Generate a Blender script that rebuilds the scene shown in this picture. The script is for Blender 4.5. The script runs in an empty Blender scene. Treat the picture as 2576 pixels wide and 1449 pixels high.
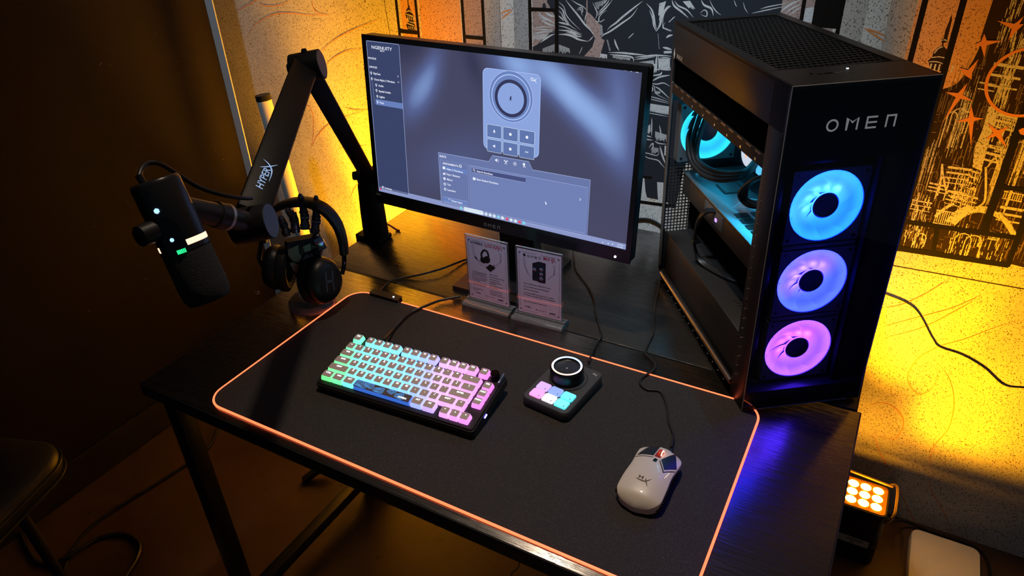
import bpy, bmesh, math, random
from mathutils import Vector, Matrix, Euler
PI = math.pi
random.seed(7)
sc = bpy.context.scene
COL = sc.collection

# ---------------------------------------------------------------- camera
cd = bpy.data.cameras.new('camera'); cd.sensor_width = 36; cd.lens = 24.795; cd.clip_start = .02; cd.clip_end = 50
cam = bpy.data.objects.new('camera', cd); COL.objects.link(cam)
cam.location = (.9882, -.5799, .8218); cam.rotation_euler = (1.0248, .0335, .5039)
sc.camera = cam

# ---------------------------------------------------------------- world, lights, exposure
wd = bpy.data.worlds.new('world'); sc.world = wd; wd.use_nodes = True
wd.node_tree.nodes['Background'].inputs[0].default_value = (.55, .75, 1, 1)
wd.node_tree.nodes['Background'].inputs[1].default_value = .036
sc.view_settings.view_transform = 'Standard'; sc.view_settings.look = 'None'
sc.view_settings.gamma = 1; sc.view_settings.exposure = 0.0
sc.view_settings.use_curve_mapping = False

def lamp(name, kind, loc, aim, power, color, **kw):
    ld = bpy.data.lights.new(name, kind); ld.energy = power; ld.color = color
    for k, v in kw.items(): setattr(ld, k, v)
    o = bpy.data.objects.new(name, ld); COL.objects.link(o); o.location = loc
    o.rotation_euler = (Vector(aim) - Vector(loc)).to_track_quat('-Z', 'Y').to_euler()
    return o
# ceiling spot over the desk (warm white) and a cool hall light on the mural, both up at ceiling height
lamp('ceiling_spot', 'SPOT', (.40, .42, 2.35), (.66, .20, 0), 104, (1, .76, .54), spot_size=.80, spot_blend=1, shadow_soft_size=.05)
lamp('hall_light', 'SPOT', (.45, -.3, 2.5), (.42, 1.04, .25), 270, (.80, .91, 1), spot_size=.55, spot_blend=1, shadow_soft_size=.10)

lamp('corner_fill', 'SPOT', (-.35, -.5, 2.5), (-.87, .93, .35), 55, (.62, .82, 1), spot_size=.42, spot_blend=1, shadow_soft_size=.08)  # unseen cool fill lamp, added to brighten the white trim in the corner

# ---------------------------------------------------------------- materials
def mat(name, col=(.5, .5, .5), rough=.5, metal=0, emit=None, es=0, spec=.5, trans=0, ior=1.45, coat=0, alpha=1):
    m = bpy.data.materials.new(name); m.use_nodes = True
    b = m.node_tree.nodes['Principled BSDF']; i = b.inputs
    i['Base Color'].default_value = (*col, 1); i['Roughness'].default_value = rough; i['Metallic'].default_value = metal
    i['Specular IOR Level'].default_value = spec; i['Transmission Weight'].default_value = trans; i['IOR'].default_value = ior
    i['Coat Weight'].default_value = coat; i['Alpha'].default_value = alpha
    if emit: i['Emission Color'].default_value = (*emit, 1); i['Emission Strength'].default_value = es
    return m
def nodes(m):
    nt = m.node_tree
    return nt, nt.nodes['Principled BSDF'], nt.nodes.new, nt.links.new
def ramp(nt, stops, interp='LINEAR'):
    r = nt.nodes.new('ShaderNodeValToRGB'); e = r.color_ramp.elements; r.color_ramp.interpolation = interp
    while len(e) < len(stops): e.new(.5)
    for k, (p, c) in enumerate(stops):
        e[k].position = p; e[k].color = (*c, 1) if len(c) == 3 else c
    return r
def grain(m, scale, bump, vec=(1, 1, 1), detail=4, dist=.001, kind='noise'):
    """fine relief on a material"""
    nt, b, N, L = nodes(m)
    tc = N('ShaderNodeTexCoord'); mp = N('ShaderNodeMapping'); mp.inputs['Scale'].default_value = vec
    t = N('ShaderNodeTexNoise'); t.inputs['Scale'].default_value = scale; t.inputs['Detail'].default_value = detail
    bp = N('ShaderNodeBump'); bp.inputs['Strength'].default_value = bump; bp.inputs['Distance'].default_value = dist
    L(tc.outputs['Object'], mp.inputs['Vector']); L(mp.outputs['Vector'], t.inputs['Vector'])
    L(t.outputs['Fac'], bp.inputs['Height']); L(bp.outputs['Normal'], b.inputs['Normal'])
    return t
def speckle(name, base, dark, rough=.7, scale=400, lo=.37, hi=.43):
    """printed vinyl with a fine dark fleck pattern"""
    m = mat(name, base, rough); nt, b, N, L = nodes(m)
    tc = N('ShaderNodeTexCoord'); mp = N('ShaderNodeMapping'); mp.inputs['Scale'].default_value = (1, 1, .8); mp.inputs['Rotation'].default_value = (0, .6, 0)
    t = N('ShaderNodeTexNoise'); t.inputs['Scale'].default_value = scale; t.inputs['Detail'].default_value = 2.5; t.inputs['Roughness'].default_value = .62
    r = ramp(nt, [(lo, dark), (hi, base)])
    t2 = N('ShaderNodeTexNoise'); t2.inputs['Scale'].default_value = 9
    mx = N('ShaderNodeMixRGB'); mx.blend_type = 'MULTIPLY'; mx.inputs[0].default_value = .25
    L(tc.outputs['Object'], mp.inputs['Vector']); L(mp.outputs['Vector'], t.inputs['Vector']); L(tc.outputs['Object'], t2.inputs['Vector'])
    L(t.outputs['Fac'], r.inputs['Fac']); L(r.outputs['Color'], mx.inputs[1]); L(t2.outputs['Fac'], mx.inputs[2]); L(mx.outputs['Color'], b.inputs['Base Color'])
    return m
def glow(name, col, es, base=(.02, .02, .02), rough=.4): return mat(name, base, rough, emit=col, es=es)
def screen_mat(name, col, es=1.0): return mat(name, (0, 0, 0), .35, emit=col, es=es, spec=.3)
def srgb(r, g, b):
    f = lambda c: (c/255)/12.92 if c <= 10 else (((c/255)+.055)/1.055)**2.4
    return (f(r), f(g), f(b))

M = {}
M['black'] = mat('black_plastic', (.010, .010, .011), .42)
M['black_satin'] = mat('black_satin_plastic', (.016, .016, .018), .32); grain(M['black_satin'], 900, .08)
M['black_gloss'] = mat('black_gloss', (.004, .004, .005), .06)
M['rubber'] = mat('black_rubber', (.008, .008, .008), .65)
M['dark_metal'] = mat('dark_metal', (.03, .028, .026), .38, .6); grain(M['dark_metal'], 700, .05)
M['steel'] = mat('brushed_steel', (.5, .48, .46), .28, 1)
M['cable'] = mat('black_cable', (.012, .012, .013), .38)
M['white_ink'] = mat('white_ink', (.75, .75, .75), .5)
M['grey_ink'] = mat('grey_ink', (.25, .25, .25), .5)

# ---------------------------------------------------------------- geometry helpers
class MB:
    """collects shapes; build() links them as ONE mesh object"""
    def __init__(s): s.v = []; s.f = []; s.M = Matrix.Identity(4)
    def add(s, vs, fs):
        n = len(s.v); s.v += [s.M @ Vector(p) for p in vs]; s.f += [tuple(i+n for i in f) for f in fs]; return s
    def bm(s, b):
        b.verts.index_update(); return s.add([x.co.copy() for x in b.verts], [[x.index for x in f.verts] for f in b.faces])
    def box(s, c, d, r=0, seg=2, rot=None):
        b = bmesh.new(); bmesh.ops.create_cube(b, size=1); bmesh.ops.scale(b, vec=d, verts=b.verts)
        if r: bmesh.ops.bevel(b, geom=b.edges[:], offset=r, segments=seg, affect='EDGES', profile=.5)
        m = Matrix.Translation(c) @ (Euler(rot).to_matrix().to_4x4() if rot else Matrix.Identity(4))
        bmesh.ops.transform(b, matrix=m, verts=b.verts); s.bm(b); b.free(); return s
    def span(s, a, b, **k):
        return s.box([(p+q)/2 for p, q in zip(a, b)], [abs(q-p) for p, q in zip(a, b)], **k)
    def rod(s, a, b, r0, r1=None, n=16, caps=True):
        a = Vector(a); b = Vector(b); r1 = r0 if r1 is None else r1
        q = (b-a).to_track_quat('Z', 'X'); vs = []
        for p, r in ((a, r0), (b, r1)):
            vs += [p + q @ Vector((r*math.cos(t*2*PI/n), r*math.sin(t*2*PI/n), 0)) for t in range(n)]
        fs = [(i, (i+1) % n, n+(i+1) % n, n+i) for i in range(n)]
        if caps: fs += [tuple(range(n-1, -1, -1)), tuple(range(n, 2*n))]
        return s.add(vs, fs)
    def beam(s, a, b, w, h, up=(0, 0, 1), r=0):
        """rectangular bar from a to b"""
        a = Vector(a); b = Vector(b); z = (b-a).normalized(); x = Vector(up).cross(z).normalized(); y = z.cross(x)
        m = Matrix((x, y, z)).transposed().to_4x4(); m.translation = (a+b)/2
        o = s.M; s.M = o @ m; s.box((0, 0, 0), (w, h, (b-a).length), r=r); s.M = o; return s
    def tube(s, pts, r, n=8, smooth=6, closed=False, taper=None):
        pts = [Vector(p) for p in pts]
        if smooth and len(pts) > 2: pts = catmull(pts, smooth, closed)
        k = len(pts); vs = []; x = None
        for i, p in enumerate(pts):
            t = (pts[(i+1) % k if closed else min(i+1, k-1)] - pts[(i-1) % k if closed else max(i-1, 0)]).normalized()
            if x is None: x = t.orthogonal().normalized()
            x = (x - t*x.dot(t)).normalized(); y = t.cross(x)
            rr = r if taper is None else r*(taper[0]+(taper[1]-taper[0])*i/(k-1))
            vs += [p + x*(rr*math.cos(a*2*PI/n)) + y*(rr*math.sin(a*2*PI/n)) for a in range(n)]
        fs = [(i*n+a, i*n+(a+1) % n, ((i+1) % k)*n+(a+1) % n, ((i+1) % k)*n+a) for i in range(k if closed else k-1) for a in range(n)]
        if not closed: fs += [tuple(range(n-1, -1, -1)), tuple(range((k-1)*n, k*n))]
        return s.add(vs, fs)
    def lathe(s, prof, n=32, closed=False, arc=2*PI):
        """profile of (radius, z) turned about z"""
        full = abs(arc-2*PI) < 1e-6; k = len(prof); m = n if full else n+1
        vs = [(r*math.cos(arc*t/n), r*math.sin(arc*t/n), z) for t in range(m) for r, z in prof]
        fs = [(t*k+i, ((t+1) % m)*k+i, ((t+1) % m)*k+(i+1) % k, t*k+(i+1) % k) for t in range(n) for i in range(k if closed else k-1)]
        return s.add(vs, fs)
    def prism(s, poly, z0, z1, ax='z', inset=0, top=None):
        """outline in two axes pulled along the third"""
        f = {'z': lambda a, b, c: (a, b, c), 'y': lambda a, b, c: (a, c, b), 'x': lambda a, b, c: (c, a, b)}[ax]
        n = len(poly); p2 = top or poly
        vs = [f(a, b, z0) for a, b in poly] + [f(a, b, z1) for a, b in p2]
        return s.add(vs, [(i, (i+1) % n, n+(i+1) % n, n+i) for i in range(n)] + [tuple(range(n-1, -1, -1)), tuple(range(n, 2*n))])
    def loft(s, rings, caps=True, closed=True):
        n = len(rings[0]); vs = [p for r in rings for p in r]
        fs = [(i*n+a, i*n+(a+1) % n, (i+1)*n+(a+1) % n, (i+1)*n+a) for i in range(len(rings)-1) for a in range(n if closed else n-1)]
        if caps: fs += [tuple(range(n-1, -1, -1)), tuple(range((len(rings)-1)*n, len(rings)*n))]
        return s.add(vs, fs)
    def mesh(s, name, m, angle=35, smooth=True):
        me = bpy.data.meshes.new(name); me.from_pydata([tuple(p) for p in s.v], [], s.f)
        b = bmesh.new(); b.from_mesh(me); bmesh.ops.recalc_face_normals(b, faces=b.faces); b.to_mesh(me); b.free()
        if smooth:
            me.polygons.foreach_set('use_smooth', [True]*len(me.polygons)); me.set_sharp_from_angle(angle=math.radians(angle))
        for q in (m if isinstance(m, (list, tuple)) else [m]): me.materials.append(M[q] if isinstance(q, str) else q)
        return me
    def build(s, name, m, parent=None, label=None, **k): return link(name, s.mesh(name, m, **k), parent, label)
def catmull(p, n, closed=False):
    out = []; k = len(p)
    for i in range(k if closed else k-1):
        g = (lambda j: p[j % k]) if closed else (lambda j: p[max(0, min(k-1, j))])
        a, b, c, d = g(i-1), g(i), g(i+1), g(i+2)
        for t in range(n):
            t /= n; out.append(.5*((2*b) + (c-a)*t + (2*a-5*b+4*c-d)*t*t + (3*b-a-3*c+d)*t**3))
    if not closed: out.append(p[-1])
    return out
def link(name, data, parent=None, label=None):
    o = bpy.data.objects.new(name, data); COL.objects.link(o)
    if parent is not None: o.parent = parent
    if label: o['label'] = label
    return o
def thing(name, label, cat, loc=(0, 0, 0), rot=(0, 0, 0), group=None):
    o = bpy.data.objects.new(name, None); COL.objects.link(o); o.empty_display_size = .02
    o.location = loc; o.rotation_euler = rot
    return tag(o, label, cat, group)
def tag(o, label, cat, group=None):
    o['label'] = label; o['category'] = cat
    if group: o['group'] = group
    return o
def struct(o, label=None):
    o['kind'] = 'structure'
    if label: o['label'] = label
    return o
def rrect(w, h, r, n=5, cx=0, cy=0):
    out = []
    for k, (sx, sy) in enumerate(((1, 1), (-1, 1), (-1, -1), (1, -1))):
        for i in range(n+1):
            a = (k + i/n)*PI/2
            out.append((cx + sx*(w/2-r) + r*math.cos(a), cy + sy*(h/2-r) + r*math.sin(a)))
    return out
def circ(cx, cy, r, n=24, ry=None, a0=0, a1=2*PI):
    return [(cx + r*math.cos(a0+(a1-a0)*i/n), cy + (ry or r)*math.sin(a0+(a1-a0)*i/n)) for i in range(n if abs(a1-a0-2*PI) < 1e-6 else n+1)]
_txt = {}
def text_faces(body, size, align='LEFT', bold=0, shear=0):
    k = (body, align, bold, shear)
    if k not in _txt:
        cu = bpy.data.curves.new('t', 'FONT'); cu.body = body; cu.align_x = align; cu.size = 1; cu.resolution_u = 2; cu.offset = bold; cu.shear = shear
        ob = bpy.data.objects.new('t', cu); me = bpy.data.meshes.new_from_object(ob)
        _txt[k] = ([tuple(v.co) for v in me.vertices], [tuple(p.vertices) for p in me.polygons])
        bpy.data.objects.remove(ob); bpy.data.curves.remove(cu); bpy.data.meshes.remove(me)
    vs, fs = _txt[k]
    return [(x*size, y*size) for x, y, z in vs], fs
class Ink:
    """flat print: shapes in (u, v) on a surface, layered by tiny steps of depth"""
    def __init__(s, th=0): s.v = []; s.f = []; s.w = 0; s.e = 2e-6
    def lay(s, w): s.w = w; return s
    def add(s, pts, fs):
        n = len(s.v); s.n = getattr(s, 'n', 0)+1; q = s.w + s.e*(s.n % 30); s.v += [(a, b, q) for a, b in pts]; s.f += [tuple(i+n for i in f) for f in fs]; return s
    def poly(s, pts): return s.add(pts, [tuple(range(len(pts)))])
    def rect(s, a, b, c, d): return s.poly([(a, b), (c, b), (c, d), (a, d)])
    def line(s, pts, w, closed=False, smooth=0, taper=False):
        p = [Vector(q) for q in pts]
        if smooth and len(p) > 2: p = catmull([Vector((*q, 0)) for q in p], smooth, closed); p = [q.to_2d() for q in p]
        k = len(p); L = []; R = []
        for i in range(k):
            t = p[(i+1) % k if closed else min(i+1, k-1)] - p[(i-1) % k if closed else max(i-1, 0)]
            if t.length < 1e-9: t = Vector((1, 0))
            t.normalize(); nrm = Vector((-t.y, t.x)); h = w/2
            if not closed and 0 < i < k-1:
                e = (p[i+1]-p[i]).normalized(); h = min(w, h/max(.35, abs(nrm.dot(Vector((-e.y, e.x))))))
            if taper and k > 2: h *= max(.12, math.sin(PI*min(1, max(0, (i+.15)/(k-.7)))))
            L.append(p[i]+nrm*h); R.append(p[i]-nrm*h)
        m = k if closed else k-1
        return s.add([tuple(q) for q in L+R], [(i, k+i, k+(i+1) % k, (i+1) % k) for i in range(m)])
    def ring(s, cx, cy, r0, r1, n=28):
        a = circ(cx, cy, r0, n); b = circ(cx, cy, r1, n)
        return s.add(a+b, [(i, (i+1) % n, n+(i+1) % n, n+i) for i in range(n)])
    def disc(s, cx, cy, r, n=14): return s.poly(circ(cx, cy, r, n))
    def text(s, body, u, v, size, align='LEFT', bold=0, shear=0, sx=1):
        vs, fs = text_faces(body, size, align, bold, shear); return s.add([(u+a*sx, v+b) for a, b in vs], fs)
    def build(s, name, m, parent=None, label=None, f=lambda a, b, w: (a, -w, b)):
        me = bpy.data.meshes.new(name); me.from_pydata([f(*p) for p in s.v], [], s.f); me.materials.append(M[m] if isinstance(m, str) else m)
        return link(name, me, parent, label)
def omen(ink, u, v, h, wt=.13):
    """the four-letter wordmark: ring, angular M, E, open-bottomed N"""
    t = h*wt; g = h*1.62
    ink.ring(u+h*.5, v+h*.5, h*.5-t, h*.5)
    x = u+g; ink.line([(x+t/2, v), (x+t/2, v+h-t*.3), (x+h*.5, v+h*.62), (x+h-t/2, v+h-t*.3), (x+h-t/2, v)], t)
    x = u+2*g; ink.rect(x, v, x+t, v+h)
    for y in (0, (h-t)/2, h-t): ink.rect(x, v+y, x+h*.9, v+y+t)
    x = u+3*g; ink.rect(x, v, x+t, v+h); ink.rect(x, v+h-t, x+h*.85, v+h); ink.rect(x+h*.85-t, v, x+h*.85, v+h)
    return ink
def hx(ink, u, v, h):
    """small crossed-stroke emblem"""
    ink.line([(u, v+h*.55), (u+h*.5, v+h*.45), (u+h*1.05, v+h*.5), (u+h*1.5, v+h)], h*.13, smooth=4, taper=True)
    ink.line([(u+h*.95, v+h*.85), (u+h*1.1, v+h*.5), (u+h*1.45, v)], h*.13, smooth=4, taper=True)
    ink.rect(u+h*.25, v+h*.62, u+h*.36, v+h*1.0); ink.rect(u+h*.62, v+h*.6, u+h*.73, v+h*.98); ink.rect(u+h*.3, v+h*.76, u+h*.7, v+h*.85)
    return ink
def hyper(ink, u, v, h, L=None):
    """slanted wordmark ending in a long swooping X"""
    ink.text('HYPER', u, v, h*1.35, bold=.02, shear=.3, sx=1.15); x = u+h*4.4
    ink.line([(x+h*.1, v+h*1.15), (x+h*.55, v+h*.3), (x+h*1.5, v-h*.9)], h*.2, smooth=5, taper=True)
    ink.line([(x-h*2.2, v-h*.35), (x-h*.2, v-h*.15), (x+h*.7, v+h*.25), (x+h*1.6, v+h*1.1)], h*.2, smooth=5, taper=True)
    return ink

# ---------------------------------------------------------------- the room
FLOOR = -.73; WY = 1.0442
mf = mat('stained_concrete', (.2, .12, .07), .45); nt, b, N, L = nodes(mf)
tc = N('ShaderNodeTexCoord'); t1 = N('ShaderNodeTexNoise'); t1.inputs['Scale'].default_value = 2.2; t1.inputs['Detail'].default_value = 8
t2 = N('ShaderNodeTexNoise'); t2.inputs['Scale'].default_value = 26; t2.inputs['Detail'].default_value = 3
r1 = ramp(nt, [(.35, (.034, .018, .011)), (.6, (.085, .048, .027))]); r2 = ramp(nt, [(.24, (.15, .13, .12)), (.33, (1, 1, 1))])
mx = N('ShaderNodeMixRGB'); mx.blend_type = 'MULTIPLY'; mx.inputs[0].default_value = .8
bp = N('ShaderNodeBump'); bp.inputs['Strength'].default_value = .15
L(tc.outputs['Object'], t1.inputs['Vector']); L(tc.outputs['Object'], t2.inputs['Vector']); L(t1.outputs['Fac'], r1.inputs['Fac']); L(t2.outputs['Fac'], r2.inputs['Fac'])
L(r1.outputs['Color'], mx.inputs[1]); L(r2.outputs['Color'], mx.inputs[2]); L(mx.outputs['Color'], b.inputs['Base Color'])
L(t1.outputs['Fac'], bp.inputs['Height']); L(bp.outputs['Normal'], b.inputs['Normal'])
fl = struct(MB().span((-1.6, -2.6, FLOOR-.1), (3.2, 1.6, FLOOR)).build('floor', mf), 'stained brown concrete floor with a dark crack')
ck = mat('crack_dark', (.01, .008, .006), .9)  # dark crack line in the concrete
ik = Ink(); ik.line([(p[0], p[1]) for p in [(0.3841,0.4596,-0.73),(0.3867,0.4418,-0.73),(0.3905,0.4304,-0.73),(0.3869,0.4179,-0.73),(0.3829,0.4105,-0.73),(0.3861,0.4003,-0.73)]], .004)
ik.build('crack', ck, fl, f=lambda a, b, w: (a, b, FLOOR+.0006))
# left wall: black painted board, with scuffed baseboard and a white end post
mlw = mat('black_painted_board', (.05, .035, .022), .7, spec=.15); nt, b, N, L = nodes(mlw)
tc = N('ShaderNodeTexCoord'); t1 = N('ShaderNodeTexNoise'); t1.inputs['Scale'].default_value = 3.5; t1.inputs['Detail'].default_value = 7
r1 = ramp(nt, [(.3, (.014, .010, .0065)), (.7, (.022, .015, .0095))]); L(tc.outputs['Object'], t1.inputs['Vector']); L(t1.outputs['Fac'], r1.inputs['Fac']); L(r1.outputs['Color'], b.inputs['Base Color'])
grain(mlw, 160, .12)
LW = -.8957
lw = struct(MB().span((LW-.06, -2.6, FLOOR), (LW, .93, 1.5)).build('wall_left', mlw), 'black painted board wall left of the desk')
ik = Ink(); rnd = random.Random(3)
for k in range(26):
    y = rnd.uniform(-.1, .85); z = rnd.uniform(-.35, .45); ik.line([(y, z), (y+rnd.uniform(-.012, .012), z+rnd.uniform(-.006, .006))], rnd.uniform(.0006, .002))
ik.build('scuff_marks', mat('scuffed_paint', (.16, .11, .07), .8), lw, f=lambda a, b, w: (LW+.0006, a, b))
struct(MB().span((LW, -2.6, FLOOR), (LW+.014, .93, FLOOR+.11), r=.003).build('baseboard_left', mat('black_baseboard', (.02, .015, .012), .35)), 'black baseboard along the left wall')
struct(MB().span((LW, .9255, FLOOR), (LW+.032, .9295, 1.5)).build('trim_1', mat('white_trim', (.62, .64, .66), .6)), 'white end post of the left wall beside the mural')

# ---------------------------------------------------------------- mural wall
M['mural'] = speckle('mural_vinyl_cream', (.74, .69, .60), (.10, .07, .04))
M['mural_grey'] = speckle('mural_print_pale_grey', (.66, .67, .66), (.16, .16, .16))
M['mural_grey2'] = speckle('mural_print_mid_grey', (.36, .37, .38), (.10, .10, .10))
M['mural_tan'] = speckle('mural_print_tan', (.50, .45, .38), (.12, .10, .08))
M['mural_pink'] = speckle('mural_print_dusty_pink', (.40, .28, .25), (.14, .09, .08))
M['mural_orange'] = speckle('mural_print_orange_sky', (.78, .40, .16), (.2, .08, .02))
M['mural_navy'] = mat('mural_print_navy', (.014, .018, .026), .6)
M['mural_bar'] = mat('mural_print_black_bar', (.007, .005, .004), .7, spec=.1)
M['mural_brown'] = mat('mural_print_dark_brown', (.026, .013, .006), .7, spec=.1); M['mural_gold'] = mat('mural_print_mid_brown', (.20, .12, .06), .65)
M['mural_white'] = speckle('mural_print_offwhite', (.62, .62, .62), (.4, .4, .4))
M['mural_line'] = mat('mural_print_orange_line', (.78, .27, .07), .6)
wb = struct(MB().span((-1.6, WY, FLOOR), (3.2, WY+.06, 1.5)).build('wall_back', 'mural'), 'mural wall printed with a castle, window bars and an inked figure')
WF = lambda a, b, w: (a, WY-.00006-w*.4, b)
# panel joints
ik = Ink().lay(.0001)
ik.line([(-0.3184,0.5058),(-0.3096,0.3857)], .0016); ik.line([(1.0401,0.0064),(1.298,0.0102)], .0025)
ik.build('panel_joint', 'mural_brown', wb, f=WF)
def tint(name, m, *polys):
    ik = Ink().lay(.0002)
    for p in polys: ik.poly(tall(p))
    ik.build(name, m, wb, f=WF)
def tall(p):
    """carry prints that leave the frame on up the wall, and upright strips down to the window sill"""
    if max(z for x, z in p) < .512: return p
    return [(x, 1.47 if z > .512 else (.056 if len(p) == 4 and .2 < z < .47 else z)) for x, z in p]
tint('printed_orange_sky', 'mural_orange', [(-0.2583,0.5679),(-0.2066,0.5697),(-0.2084,0.3668),(-0.2674,0.3619)], [(-0.1989,0.5699),(-0.0753,0.5741),(-0.0723,0.378),(-0.203,0.3672)], [(0.9703,0.6093),(1.1488,0.6153),(1.2545,0.2602),(0.9666,0.2119)])
tint('printed_pink_sky', 'mural_pink', [(-0.0622,0.5745),(-0.0024,0.5766),(-0.0003,0.384),(-0.0648,0.3786)], [(0.1337,0.5811),(0.826,0.6045),(0.8265,0.4442),(0.5296,0.1596),(0.2031,0.1069),(0.1384,0.3856)])
tint('printed_column_shade', 'mural_grey2', [(-0.0001,0.5766),(0.0489,0.5783),(0.0451,0.3776),(-0.0058,0.3733)], [(0.0857,0.5795),(0.1294,0.581),(0.1316,0.385),(0.0841,0.3809)])
tint('printed_column_light', 'mural_grey', [(0.0478,0.5782),(0.0868,0.5796),(0.0853,0.381),(0.0439,0.3775)], [(0.389,0.048),(0.5288,0.0521),(0.5385,-0.0603),(0.3941,-0.0565)])
tint('printed_tan_column', 'mural_tan', [(0.8289,0.6046),(0.8812,0.6063),(0.8838,0.4251),(0.831,0.4202)], [(0.9183,0.6076),(0.9768,0.6095),(0.9773,0.4338),(0.9241,0.4289)])
# the inked figure in the middle: navy ground with pale scratch-board strokes
ik = Ink().lay(.0003)
ik.poly(tall([(0.1368,0.4168),(0.1504,0.4236),(0.1662,0.4401),(0.1871,0.4548),(0.2034,0.4671),(0.2076,0.5836),(0.2647,0.5856),(0.2837,0.5451),(0.2811,0.4812),(0.3003,0.457),(0.3056,0.4501),(0.299,0.4293),(0.2745,0.4019),(0.2487,0.2446),(0.2392,0.0437),(0.1415,0.0381)]))
ik.poly(tall([(0.2567,0.5853),(0.4909,0.5932),(0.6985,0.6002),(0.7056,0.5235),(0.7208,0.5086),(0.5699,0.3415),(0.539,0.054),(0.509,0.0638),(0.4298,0.0669),(0.3868,0.0926),(0.3185,0.4009),(0.3221,0.4181),(0.3302,0.4473),(0.3199,0.4511),(0.3178,0.4817),(0.3075,0.49),(0.297,0.5001),(0.2929,0.5034),(0.2846,0.5082)]))
ik.poly(tall([(0.6985,0.6002),(0.7673,0.6025),(0.779,0.5621),(0.7564,0.5419),(0.738,0.5254),(0.707,0.5141)]))
ik.poly([(0.1626,0.5034),(0.1777,0.5024),(0.1736,0.5221),(0.1672,0.5218)])
ik.poly([(0.1825,0.5653),(0.2139,0.5665),(0.2141,0.4953),(0.1992,0.4944),(0.1779,0.5251)])
ik.build('printed_figure_ground', 'mural_navy', wb, f=WF)
ik = Ink().lay(.0005); W_ = lambda p, w, s=4: ik.line(p, w*.0009, smooth=s, taper=True)
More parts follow.
